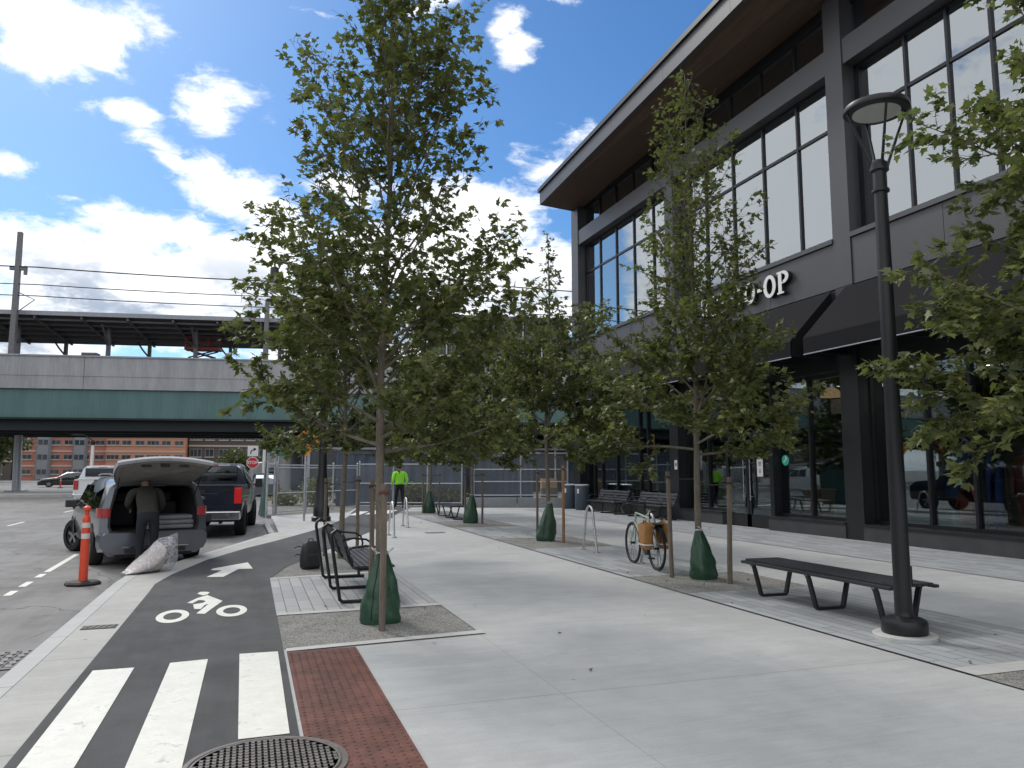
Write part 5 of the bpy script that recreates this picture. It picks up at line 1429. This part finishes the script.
# machine
t=empty('site_roller',(13.6,43.5,ZR),-.35,'small construction machine with pale hood and red nose behind the fence','construction machine')
for x in (-.75,.75):
    b=MB(); b.cyl((x,-.6,.42),(x,.6,.42),.42,n=24); b.build('wheel',M['tyre'],t)
b=MB(); b.box(-1.1,-.5,.62,.75,.5,1.15); b.box(-.3,-.4,1.151,.2,.4,1.45); b.build('machine_body',M['plas'],t,bevel=.05)
b=MB(); b.tube([(-1.15,-.5,.9),(-1.1,-.5,1.55),(-.7,-.5,1.72),(.5,-.5,1.70),(.7,-.5,1.2)],.09,8); b.tube([(-1.15,.5,.9),(-1.1,.5,1.55),(-.7,.5,1.72),(.5,.5,1.70),(.7,.5,1.2)],.09,8); b.box(-.7,-.55,1.74,.45,.55,1.86); b.build('roll_bar',M['signw'],t,bevel=.02)
b=MB(); b.box(.76,-.55,.5,1.5,.55,1.05); b.build('nose',M['redlift'],t,bevel=.05)

# ------------------------------------------------------------------ delineators
def delineator(x,y,lab,first=None,sc=1):
    if first: 
        t=copy_tree(first); t.location=(x,y,ZR); t['label']=lab; return t
    t=empty('traffic_delineator',(x,y,ZR),0,lab,'traffic post','orange traffic posts on the road')
    b=MB(); b.lathe([(.24,0),(.25,.03),(.22,.055),(.10,.065)],n=8); b.build('base',M['rubber'],t,smooth=False)
    b=MB(); b.lathe([(.062,.065),(.060,.55),(.055,.95),(.05,1.0),(.03,1.02),(.03,1.09),(.055,1.10),(.055,1.14),(.03,1.16),(0,1.17)],n=20); b.build('post',M['orange'],t,smooth=True)
    for z in (.68,.84):
        b=MB(); b.lathe([(.0605,z),(.0598,z+.075)],n=20); b.build('reflective_band',M['refl'],t,smooth=True)
    return t
d0=delineator(-2.30,13.15,'large orange traffic post with two white bands on a black base beside the open minivan')
for x,y,l in ((-16.9,83,'far orange post, left of the parked black car'),(-13.2,82,'far orange post just right of the parked black car'),(-12.3,81,'second far orange post right of the parked black car'),(-15,80,'far orange post in front of the parked black car')):
    delineator(x,y,l,d0)

# ------------------------------------------------------------------ vehicles (built with the rear at y=0, nose towards +y)
def car_wheel(parent,x,y,R=.36,w_=.23,steer=0):
    s_=1 if x>0 else -1
    b=MB(); prof_=[(R*.62,-w_/2),(R*.93,-w_/2),(R,-w_/2+.03),(R,w_/2-.03),(R*.93,w_/2),(R*.62,w_/2)]
    n=28; rings=[]
    cs,sn=math.cos(steer),math.sin(steer)
    def tr(u,r,a): return (x+u*cs-0*sn, y+u*sn+r*math.cos(a)*cs*1.0, R+r*math.sin(a)) if steer==0 else (x+u*cs-r*math.cos(a)*sn, y+u*sn+r*math.cos(a)*cs, R+r*math.sin(a))
    for k in range(n+1):
        a=2*PI*k/n; rings.append([tr(u,r,a) for r,u in prof_])
    b.ring_loft(rings,cap=False,closed=False)
    o=b.build('wheel',M['tyre'],parent,smooth=True)
    b=MB(); u=s_*w_*.36
    b.ring_loft([[tr(u,r,2*PI*k/n) for k in range(n)] for r in (R*.63,R*.56)],cap=False)
    b.ring_loft([[tr(uu,R*.60,2*PI*k/n) for k in range(n)] for uu in (u,-u)],cap=False)
    for k in range(5):
        a=2*PI*k/5+.3
        b.add([tr(u*1.02,R*.58,a-.22),tr(u*1.02,R*.58,a+.22),tr(u*1.02,R*.14,a+.6),tr(u*1.02,R*.14,a-.6)],[(0,1,2,3)])
    b.add([tr(u*1.03,R*.18,2*PI*k/12) for k in range(12)],[tuple(range(12))])
    b.build('rim',M['rimm'],o)
    b=MB(); b.add([tr(u*.55,R*.6,2*PI*k/n) for k in range(n)],[tuple(range(n))]); b.build('brake_disc',M['plas'],o)
    return o
def loft_body(b,stations,mi=0,cap0=True,cap1=True):
    """stations: (list of (x,y,z) half ring from bottom centre to top centre)"""
    rings=[]
    for st in stations:
        half=st; full=list(half)+[(-x,y,z) for x,y,z in half[::-1] if x>1e-4]
        rings.append(full)
    b.ring_loft(rings,mi,cap=False)
    n=len(rings[0])
    if cap0: b.add(rings[0],[tuple(range(n))],mi)
    if cap1: b.add(rings[-1],[tuple(range(n-1,-1,-1))],mi)

# ---- minivan with raised liftgate
van=empty('minivan',(-1.56,15.2,ZR),rad(16.5),'silver grey minivan with its rear liftgate raised and a person leaning into it','van')
def vst(y,top,hw=1.0,roof=.74,belt=1.02,slope=.0):
    h=top
    if top<1.2: pts=[(0,.24),(.80,.22),(.95*hw,.34),(hw,.62),(hw*.985,top-.14),(hw*.90,top-.05),(hw*.6,top),(0,top+.02)]
    else: pts=[(0,.24),(.80,.22),(.95*hw,.34),(hw,.66),(hw*.985,belt),(roof+.06,top-.16),(roof*.86,top-.04),(0,top+.0)]
    return [(x,y+slope*z,z) for x,z in pts]
b=MB()
loft_body(b,[vst(.02,1.64,.985,.76,slope=.12),vst(.35,1.68,1.0,.77),vst(1.4,1.71,1.0,.77),vst(2.7,1.69,1.0,.76),vst(3.3,1.62,1.0,.74),vst(4.15,1.08,.99),vst(4.75,.90,.95),vst(5.10,.70,.80)],cap0=False)
# rear face ring round the opening
outer=vst(.02,1.64,.985,.76,slope=.12); outer=list(outer)+[(-x,y,z) for x,y,z in outer[::-1] if x>1e-4]
ih=[(0,.66),(.60,.66),(.76,.68),(.80,.78),(.79,1.02),(.70,1.44),(.62,1.50),(0,1.53)]
inner=[(x,.0+.12*z,z) for x,z in ih]; inner=inner+[(-x,y,z) for x,y,z in inner[::-1] if x>1e-4]
b.ring_loft([outer,inner],cap=False)
b.build('body',M['silver'],van,smooth=True)
b=MB(); inn2=[(x*.97,y+.10,z*.985+.012) for x,y,z in inner]; b.ring_loft([[(x*1.0,y-.006,z) for x,y,z in inner],inn2],cap=False); 
b.ring_loft([[(x*.999,y-.008,z) for x,y,z in inner],[(x*1.05,y-.010,(z-1.1)*1.05+1.1) for x,y,z in inner]],cap=False)
b.build('opening_seal',M['plas'],van)
b=MB(); b.box(-.78,.15,.60,.78,2.9,.66); b.box(-.80,.2,.66,-.77,2.9,1.45,0); b.box(.77,.2,.66,.80,2.9,1.45,0); b.box(-.7,.3,1.50,.7,3.0,1.53,1); b.box(-.78,2.95,.66,.78,3.0,1.10,0)
b.build('cargo_bay',[M['seatf'],M['liner']],van)
for x in (-.42,.42):
    b=MB(); b.box(x-.26,1.35,.70,x+.26,1.50,1.16); b.box(x-.14,1.38,1.165,x+.14,1.47,1.36); b.build('rear_seat',M['seatf'],van,bevel=.04)
b=MB(); b.prism_ax([(.985,.26),(1.02,.34),(1.02,.60),(.97,.655)],0,1,'x') if False else None
loft_body(b,[[(0,-.12,.27),(.75,-.12,.27),(.90,-.08,.32),(.98,-.0,.42),(.98,.0,.56),(.88,-.08,.655),(.7,-.10,.658),(0,-.12,.66)],[(0,.16,.27),(.82,.16,.27),(.98,.16,.30),(1.012,.20,.42),(1.012,.20,.60),(.96,.16,.655),(.7,.16,.658),(0,.16,.66)]],cap1=False)
b.build('rear_bumper',M['silver'],van,smooth=True)
b=MB(); b.box(-.55,-.118,.285,.55,-.10,.36); b.box(-.7,.0,.20,.7,.3,.268); b.build('bumper_valance',M['plas'],van)
b=MB(); b.box(-.60,-.135,.385,.60,-.119,.40); b.build('chrome_strip',M['chrome'],van)
for s_ in (-1,1):
    b=MB()
    prof_=[(.80,.098),(.87,.088),(.955,.10),(1.003,.20),(1.012,.40),(.99,.40)]
    b.ring_loft([[(s_*x,y+.0,z) for x,y in prof_] for z in (.93,1.0,1.10)],cap=True); b.build('tail_light',M['tail'],van,smooth=True)
    b=MB()   # side windows
    for (a,c,ta,tcx) in ((.45,1.45,.62,1.40),(1.52,2.55,1.52,2.55),(2.62,3.55,2.62,3.22)):
        zb,zt=1.055,1.50
        def sx(z): return 1.003-(z-1.02)*.37
        b.add([(s_*(sx(zb)),a,zb),(s_*(sx(zb)),c,zb),(s_*(sx(zt)+.012),tcx,zt),(s_*(sx(zt)+.012),ta,zt)],[(0,1,2,3)] )
    b.build('side_window',M['glassV'],van)
    b=MB(); b.obox((s_*1.12,3.52,1.08),(.22,.10,.16),(0,0,0)); b.box(s_*.96,3.50,1.02,s_*1.06,3.56,1.06); b.build('door_mirror',M['plas'],van,bevel=.03)
    for y in (.98,4.08):
        b=MB(); n=20
        b.add([(s_*1.006,y,.40)]+[(s_*1.006,y+.43*math.cos(PI*k/n),.36+.43*math.sin(PI*k/n)) for k in range(n+1)],[(0,k+1,k+2) for k in range(n)]); b.build('wheel_arch',M['plas'],van)
        car_wheel(van,s_*.91,y,.355,.24,steer=.0 if y<2 else .42)
b=MB(); b.add([(-.68,3.36,1.60),(.68,3.36,1.60),(.86,4.12,1.12),(-.86,4.12,1.12)],[(0,1,2,3)]); b.build('windscreen',M['glassV'],van)
for s_ in (-1,1):
    b=MB(); b.tube([(s_*.66,.4,1.69),(s_*.68,1.4,1.735),(s_*.68,2.4,1.73),(s_*.66,2.9,1.70)],.018,6); b.build('roof_rail',M['chrome'],van)
# liftgate: curved shell raised towards the camera
b=MB(); 
def gate(t_,x): # t_ 0 at hinge .. 1 at rear edge
    y=.30-1.05*t_; z=1.70+.36*t_-.09*(x/.85)**2*(.5+.5*t_)+.01*math.sin(PI*t_)
    return y,z
def gridsurf(off,sc_,mi):
    vs=[];fs=[];nx,ny=16,6
    for j in range(ny+1):
        t_=j/ny
        for i in range(nx+1):
            x=(-1+2*i/nx)*(.74+.12*math.sin(t_*PI*.6))*sc_
            y,z=gate(t_,x); vs.append((x,y,z+off))
    for j in range(ny):
        for i in range(nx):
            q=j*(nx+1)+i; fs.append((q,q+1,q+nx+2,q+nx+1))
    b.add(vs,fs,mi); return vs
v1=gridsurf(.0,1,0)
nx=17
M['silver_glint']=mk('liftgate edge with painted sky glint',(.5,.51,.53),.3,metal=.3,var=.03,coat=.8)  # lighter copy of the silver, sky reflection put into the colour
edge=[v1[i] for i in range(nx)]+[v1[j*nx+nx-1] for j in range(1,7)]+[v1[6*nx+i] for i in range(nx-2,-1,-1)]+[v1[j*nx] for j in range(5,0,-1)]
b.ring_loft([edge,[(x*1.0,y-.035 if y<-.5 else y,z-.035) for x,y,z in edge],[(x*.985,y-.01,z-.085) for x,y,z in edge]],1,cap=False)
gt=b.build('liftgate',[M['silver'],M['silver_glint']],van,smooth=True)
b=MB(); b.ring_loft([[(x*.97,y+.02,z-.05) for x,y,z in edge],[(x*.93,y+.05,z-.12) for x,y,z in edge],[(x*.80,y*.8+.02,z-.12) for x,y,z in edge],[(x*.1,-.25,1.72) for x,y,z in edge]],cap=False); b.build('gate_lining',M['liner'],gt)
b=MB(); b.box(-.08,-.66,1.86,.08,-.60,1.92); b.box(-.42,-.66,1.86,-.25,-.62,1.90); b.box(.25,-.66,1.86,.42,-.62,1.90); b.build('gate_latch',M['plas'],gt)
for s_ in (-1,1):
    b=MB(); b.tube([(s_*.72,.2,1.20),(s_*.74,-.30,1.66)],.014,6); b.build('gas_strut',M['black'],gt)
# things in the boot
t=empty('folded_blanket',(-1.42,15.80,ZR+.63),rad(16.5),'folded pale grey blankets lying in the open minivan boot','blanket')
b=MB()
for k in range(3): b.box(-.42+.03*k,-.3,.085*k+.002,.42-.02*k,.3,.085*k+.08)
b.build('blanket_stack',M['blanket'],t,bevel=.03)

van.scale=(.90,.95,.94)
# ---- plastic bag on the kerb
t=empty('plastic_bag',(-1.42,13.55,.005),rad(38),'big clear plastic bag of pale fabric slumped on the kerb behind the minivan','plastic bag')
b=MB(); rg=random.Random(5); rings=[]
for k in range(11):
    q=k/10; cx=-.46+.80*q; rz=.015+.27*math.sin(min(1,q*1.02)**1.15*PI*.62)*(.35+.65*q)
    ry=.04+.20*math.sin(q*PI*.8+.15)
    rings.append([(cx+.02*math.sin(3*a+k),ry*math.cos(a)*(1+.05*math.sin(5*a+k)),rz+rz*math.sin(a)*(1+.05*math.sin(4*a+2*k))) for a in [2*PI*j/22 for j in range(22)]])
b.ring_loft(rings[:8]); b.build('fabric_bundle',mk('pale pink bedding',(.55,.46,.42),.9,var=.2,scale=6,bump=.03,bscale=7),t,smooth=True)
b=MB(); rings2=[[(x*1.02+.0,y*1.05,z*1.04) for x,y,z in r_] for r_ in rings]
rings2.append([(.42,y*.3,z*.9+.10) for x,y,z in rings[-1]])
b.ring_loft(rings2); b.build('plastic_wrap',M['plastic'],t,smooth=True)

# ---- pickup trucks
def pickup(loc,rz,label,paint,lit=False,cat='pickup truck'):
    t=empty('pickup_truck',loc,rz,label,cat)
    def st(y,top,hw=1.0,roof=None):
        if roof is None: pts=[(0,.45),(.85,.42),(.97*hw,.50),(hw,.80),(hw*.99,top-.08),(hw*.965,top),(hw*.7,top),(0,top)]
        else: pts=[(0,.45),(.85,.42),(.97*hw,.50),(hw,.80),(hw*.985,1.22),(roof+.05,top-.12),(roof*.9,top-.02),(0,top+.01)]
        return [(x,y,z) for x,z in pts]
    b=MB(); loft_body(b,[st(.10,1.30),st(1.85,1.30),[(x,1.93,z) for x,_,z in st(0,1.32)]],cap0=True,cap1=True); b.build('cargo_bed',paint,t,smooth=True)
    b=MB(); loft_body(b,[st(1.95,1.84,1.0,.74),st(2.4,1.90,1.0,.76),st(3.6,1.90,1.0,.76),st(4.35,1.28,1.0),st(5.4,1.20,.98),st(5.75,1.0,.93)]); 
    b.build('cab',paint,t,smooth=True)
    b=MB(); b.box(-.79,.075,.60,.79,.099,1.30); b.box(-.79,.05,1.285,.79,.16,1.325); b.box(-.40,.062,.78,.40,.074,1.12); g_=b.build('tailgate',paint,t,bevel=.012)
    b=MB(); b.ring_loft([[(.13*math.cos(a)*r_-.0,.060-.004*(1-r_),1.0+.05*math.sin(a)*r_) for a in [2*PI*k/24 for k in range(24)]] for r_ in (1,.8)],cap=True); b.build('oval_emblem',M['chrome'],g_)
    b=MB(); b.box(-.10,.056,1.14,.10,.074,1.20); b.build('tailgate_handle',M['plas'],g_)
    for s_ in (-1,1):
        b=MB(); b.box(s_*.80,.070,.86,s_*.985,.13,1.26); b.build('tail_light',M['taillit' if lit else 'tail'],t,bevel=.02)
        b=MB(); b.obox((s_*1.16,3.95,1.32),(.20,.12,.26),(0,0,0)); b.box(s_*.98,3.93,1.26,s_*1.08,3.97,1.30); b.build('door_mirror',M['plas'],t,bevel=.03)
        for y in (1.15,4.85):
            b=MB(); n=16; b.add([(s_*1.005,y,.5)]+[(s_*1.005,y+.47*math.cos(PI*k/n),.42+.47*math.sin(PI*k/n)) for k in range(n+1)],[(0,k+1,k+2) for k in range(n)]); b.build('wheel_arch',M['plas'],t)
            car_wheel(t,s_*.90,y,.40,.27)
        b=MB()
        def sx(z): return 1.0-(z-1.22)*.36
        for a,c,ta,tc_ in ((2.15,2.95,2.3,2.95),(3.02,4.1,3.02,3.65)):
            b.add([(s_*(sx(1.30)+.012),a,1.30),(s_*(sx(1.30)+.012),c,1.30),(s_*(sx(1.74)+.014),tc_,1.74),(s_*(sx(1.74)+.014),ta,1.74)],[(0,1,2,3)])
        b.build('side_window',M['glassV'],t)
    b=MB(); b.box(-.70,1.925,1.40,.70,1.944,1.78); b.build('rear_window',M['glassV'],t,bevel=.01)
    b=MB(); b.box(-.18,1.92,1.815,.18,1.94,1.85,0); b.build('brake_light',M['tail'],t)
    b=MB(); b.box(-.5,1.92,1.812,-.2,1.938,1.85); b.box(.2,1.92,1.812,.5,1.938,1.85); b.build('cargo_light',M['lampw'],t)
    b=MB(); b.box(-.98,-.10,.46,.98,.06,.68); o=b.build('rear_bumper',M['chrome'],t,bevel=.03)
    b=MB(); b.box(-.30,-.115,.44,.30,-.101,.62); b.build('bumper_step',M['plas'],o)
    b=MB(); b.box(-.17,-.122,.47,.17,-.116,.60); b.build('number_plate',M['signw'],o)
    b=MB(); b.add([(-.7,3.75,1.86),(.7,3.75,1.86),(.86,4.38,1.33),(-.86,4.38,1.33)],[(0,1,2,3)]); b.build('windscreen',M['glassV'],t)
    b=MB(); b.cyl((-.9,1.15,.40),(.9,1.15,.40),.06,n=8); b.ball((0,1.15,.38),.16); b.tube([(.5,.0,.40),(.5,1.5,.42)],.04,6); b.build('axle',M['plas'],t)
    return t
pickup((-1.16,20.75,ZR),-rad(4),'dark navy pickup truck with a lit red tail light parked ahead of the silver minivan',M['navy'],True)
pickup((-6.15,37.5,ZR),rad(6),'white pickup truck driving away in the road left of the minivan',M['whitep'])

def simple_car(loc,rz,label,paint,H=1.5,L=4.7,cat='car',nm='parked_car',kind='suv'):
    t=empty(nm,loc,rz,label,cat)
    def st(y,top,hw=.9,roof=None):
        if roof is None: pts=[(0,.22),(.7,.2),(.88*hw/.9,.3),(hw,.55),(hw*.98,top-.12),(hw*.85,top-.03),(hw*.5,top),(0,top+.01)]
        else: pts=[(0,.22),(.7,.2),(.88,.3),(hw,.55),(hw*.985,.92),(roof+.05,top-.13),(roof*.88,top-.03),(0,top)]
        return [(x,y,z) for x,z in pts]
    b=MB()
    if kind=='van': S=[st(.02,H-.05,.95,.86),st(.3,H,.95,.86),st(L*.72,H,.95,.84),st(L*.82,H*.62,.93),st(L*.97,H*.5,.9),st(L,H*.3,.82)]
    else: S=[st(.0,.80,.80),st(.12,1.0,.86),st(.75,H-.08,.9,.66),st(1.5,H,.9,.67),st(2.4,H,.9,.67),st(3.3,.98,.9),st(L-.35,.84,.86),st(L,.6,.72)]
    loft_body(b,S); b.build('body',paint,t,smooth=True)
    for s_ in (-1,1):
        b=MB()
        def sx(z): return (.892 if kind!='van' else .945)-(z-.92)*(.9-.71)/(H-1.05)
        if kind!='van':
            for a,c,ta,tc_ in ((.55,1.35,.85,1.35),(1.42,2.2,1.42,2.2),(2.27,3.1,2.27,2.55)): b.add([(s_*(sx(.96)+.012),a,.96),(s_*(sx(.96)+.012),c,.96),(s_*(sx(H-.17)+.015),tc_,H-.17),(s_*(sx(H-.17)+.015),ta,H-.17)],[(0,1,2,3)])
        else: b.add([(s_*.95,L*.6,1.1),(s_*.95,L*.8,1.1),(s_*.93,L*.73,H-.35),(s_*.93,L*.6,H-.35)],[(0,1,2,3)])
        b.build('side_window',M['glassV'],t)
        for y in (L*.18,L*.80): car_wheel(t,s_*.80,y,.33,.21)
        b=MB(); b.box(s_*.60,-.03,.70,s_*.85,.04,.86); b.build('tail_light',M['tail'],t,bevel=.01)
    if kind!='van':
        b=MB(); b.add([(-.62,.18,1.02),(.62,.18,1.02),(.58,.66,H-.12),(-.58,.66,H-.12)],[(0,1,2,3)]); b.build('rear_window',M['glassV'],t)
    return t
simple_car((-15.0,88.5,ZR),PI/2+.15,'small black car parked sideways far beyond the viaduct',M['blackp'],1.5,4.9)
simple_car((-26.0,80,ZR),PI/2+.1,'white van cut by the left edge of the photo beyond the viaduct',M['whitep'],2.1,5.2,'van','parked_van','van')
simple_car((4.9,62,ZR),PI/2+.1,'blue grey van standing behind the left end of the chain link fence',M['bluep'],1.9,5.0,'van','parked_van','van')
simple_car((1.0,52,ZR),.05,'grey car seen from behind between the navy pickup and the netted fence',M['silver'],1.5,4.6)
simple_car((22.0,41.5,ZR),1.2,'pale car beyond the chain link fence, hidden by the machine',M['whitep'],1.5,4.6) if False else None
t=empty('box_truck',(6.5,75,ZR),PI/2-.1,'white box truck far behind the fence, left of the traffic signal','truck')
b=MB(); b.box(-1.1,0,.9,1.1,5,3.6); b.build('cargo_box',M['whitep'],t,bevel=.03)
b=MB(); loft_body(b,[[(0,5.1,.5),(1.0,5.1,.5),(1.0,5.1,1.4),(.9,5.1,2.4),(0,5.1,2.5)],[(0,6.2,.5),(1.0,6.2,.5),(1.0,6.2,1.3),(.85,6.0,2.3),(0,6.0,2.4)],[(0,6.9,.5),(.95,6.9,.5),(.95,6.9,1.2),(.85,6.8,1.3),(0,6.8,1.35)]]); b.build('cab',M['whitep'],t)
for y in (1.2,5.9):
    for s_ in (-1,1): car_wheel(t,s_*.95,y,.45,.3)

# ------------------------------------------------------------------ people
def human(name,loc,rz,label,J,E_,mats,matfn,extra=None):
    """one continuous skinned figure; J name->(pos,radius), E_ edges"""
    t=empty(name,loc,rz,label,'person')
    names=list(J); me=bpy.data.meshes.new('body')
    me.from_pydata([J[n][0] for n in names],[(names.index(a),names.index(c)) for a,c in E_],[])
    o=bpy.data.objects.new('body_tmp',me); COL.objects.link(o)
    sk=o.modifiers.new('skin','SKIN'); sk.use_smooth_shade=True
    o.modifiers.new('sub','SUBSURF').levels=2
    for i,n in enumerate(names):
        r=J[n][1]; r=r if isinstance(r,tuple) else (r,r)
        sv=me.skin_vertices[0].data[i]; sv.radius=r; sv.use_root=(n=='pelvis')
    dg=bpy.context.evaluated_depsgraph_get(); dg.update()
    m2=bpy.data.meshes.new_from_object(o.evaluated_get(dg)); bpy.data.objects.remove(o)
    m2.materials.clear()
    for m in mats: m2.materials.append(m)
    for p in m2.polygons: p.material_index=matfn(p.center); p.use_smooth=True
    m2.name='body'; ob=bpy.data.objects.new('body',m2); COL.objects.link(ob); ob.parent=t
    return t,ob
def skel(h=1.76,arms=None,lean=0,legs=None,bulk=1.0,drop=0):
    """standing figure facing +y; arms: dict side->(elbow,wrist)"""
    J={}; E_=[]
    L=lambda z:lean*max(0,(z-.95))
    J['pelvis']=((0,0,.95),(.15,.11)); J['belly']=((0,L(1.08),1.08),(.15*bulk,.12*bulk)); J['chest']=((0,L(1.28),1.28),(.18*bulk,.13*bulk)); J['neckb']=((0,L(1.44),1.44),(.10,.085))
    J['neck']=((0,L(1.50)+.01,1.50),(.055,.055)); J['head1']=((0,L(1.58)+.02,1.585),(.075,.085)); J['head2']=((0,L(1.68)+.025,1.68),(.082,.10)); J['head3']=((0,L(1.73)+.02,1.735),(.055,.065))
    E_+=[('pelvis','belly'),('belly','chest'),('chest','neckb'),('neckb','neck'),('neck','head1'),('head1','head2'),('head2','head3')]
    for s_,n in ((-1,'l'),(1,'r')):
        lg=legs[n] if legs else ((s_*.11,0.02,.50),(s_*.12,-.02,.09))
        J['hip'+n]=((s_*.095,0,.88),.105); J['knee'+n]=(lg[0],.072); J['ank'+n]=(lg[1],.05); a=lg[1]
        J['toe'+n]=((a[0]+s_*.03,a[1]+.17,.035),(.04,.032))
        E_+=[('pelvis','hip'+n),('hip'+n,'knee'+n),('knee'+n,'ank'+n),('ank'+n,'toe'+n)]
        ar=arms[n]
        sh=(s_*.195*bulk,L(1.40),1.395); J['sh'+n]=(sh,.075*bulk); J['el'+n]=(ar[0],.052*bulk); J['wr'+n]=(ar[1],.034); 
        d=(Vector(ar[1])-Vector(ar[0])).normalized(); p=Vector(ar[1])+d*.07; J['palm'+n]=(tuple(p),(.040,.022))
        E_+=[('neckb','sh'+n),('sh'+n,'el'+n),('el'+n,'wr'+n),('wr'+n,'palm'+n)]
    if drop:
        for k_ in J:
            (x,y,z),r_=J[k_]
            if z>1.0 and k_[:2] not in ('el','wr','pa'): J[k_]=((x,y,z-drop*(z-.95)),r_)
    return J,E_
def fingers(b,w,e,side):
    d=(Vector(w)-Vector(e)).normalized(); p=Vector(w)+d*.10
    sidev=d.cross(Vector((1,0,0))); sidev=sidev.normalized() if sidev.length>.1 else Vector((0,1,0))
    curl=d.cross(sidev).normalized()*(-side)
    for k,ln in enumerate((.055,.070,.075,.068)):
        o_=sidev*((k-1.5)*.019); b.tube([p+o_-d*.02,p+o_+d*ln*.5+curl*.004,p+o_+d*ln*.85+curl*.02,p+o_+d*ln+curl*.035],[.0095,.009,.008,.006],6)
    q=Vector(w)+d*.04; b.tube([q,q+sidev*.045+d*.02,q+sidev*.055+d*.055+curl*.01],[.011,.010,.007],6)
# hi-vis person
arms={'l':((-.30,.0,1.12),(-.28,.12,.90)),'r':((.31,-.02,1.13),(.29,.08,.90))}
J,E_=skel(arms=arms,lean=.10,bulk=1.22,legs={'l':((-.11,.10,.50),(-.12,.14,.09)),'r':((.11,-.02,.50),(.12,-.14,.10))})
def mf(c):
    if c.z>1.48: return 2
    if c.z<.12: return 3
    if c.z<.965 and abs(c.x)<.235: return 1
    if c.z<.925: return 2
    return 0
t,o=human('person',(6.0,32.45,0),rad(12),'person in a bright lime top and black trousers walking away beside the far hoop',J,E_,[M['hivis'],M['trouser'],M['skin'],M['plas']],mf)
t.scale=(1.04,1.04,1.04)
b=MB(); b.ball((0,.082,1.70),(.112,.132,.125),16,10,jit=.02); 
for v in range(len(b.v)):
    x,y,z=b.v[v]
    if y>.10 and z<1.74: b.v[v]=(x*.9,.10,z)
    if z<1.60: b.v[v]=(x*.8,y*.8,1.60)
b.build('hair',M['hair'],t,smooth=True)
for n,s_ in (('l',-1),('r',1)):
    b=MB(); fingers(b,arms[n][1],arms[n][0],s_); b.build('hand_fingers',M['skin'],t,smooth=True)
# man leaning into the van
arms={'l':((-.29,.42,1.10),(-.22,.66,1.02)),'r':((.29,.44,1.06),(.24,.68,.96))}
J,E_=skel(arms=arms,lean=.95,bulk=1.15,drop=.20)
def mf2(c):
    if c.z>1.37 and c.x**2<.0081 and c.y>.42: return 2
    if c.z<.11: return 3
    if c.z<.97 and c.y<.3: return 1
    if c.y>.60 and c.z<1.12: return 2
    return 0
t,o=human('person',(-1.63,14.72,ZR),rad(14),'person in dark olive jacket and dark trousers leaning into the silver minivan',J,E_,[M['jacketd'],M['trouser'],M['skin'],M['plas']],mf2)
b=MB(); b.ball((0,.685,1.56),(.118,.140,.13),16,10,jit=.02); 
for v in range(len(b.v)):
    x,y,z=b.v[v]
    if z<1.48: b.v[v]=(x*.85,y,1.48)
b.build('hair',M['hair'],t,smooth=True)
for n,s_ in (('l',-1),('r',1)):
    b=MB(); fingers(b,arms[n][1],arms[n][0],s_); b.build('hand_fingers',M['skin'],t,smooth=True)

# ------------------------------------------------------------------ fallen leaves on the paving
rg=np.random.default_rng(99); pts=[]
for cx,cy,sx,n in ((6.4,10.1,1.2,12),(1.4,8.4,1.0,8),(6.4,16.6,1.3,10),(4,7,2.6,7),(6.3,4.8,.8,8),(5,20,3,8)):
    for k in range(n): pts.append((cx+rg.normal(0,sx*.6),cy+rg.normal(0,sx*.8),.020))
par=empty('fallen_leaves',(0,0,0),0,'small dry fallen leaves scattered over the plaza paving','leaves',kind='stuff')
D=rg.normal(0,1,(len(pts),3)); D[:,2]=0
M['dryleaf']=mk('dry fallen leaf',(.12,.085,.04),.8,var=.4)
lo=leaf_object('leaf_litter',pts,D,.042,M['dryleaf'],par,rg,LEAF,droop=.0,jit=.03)
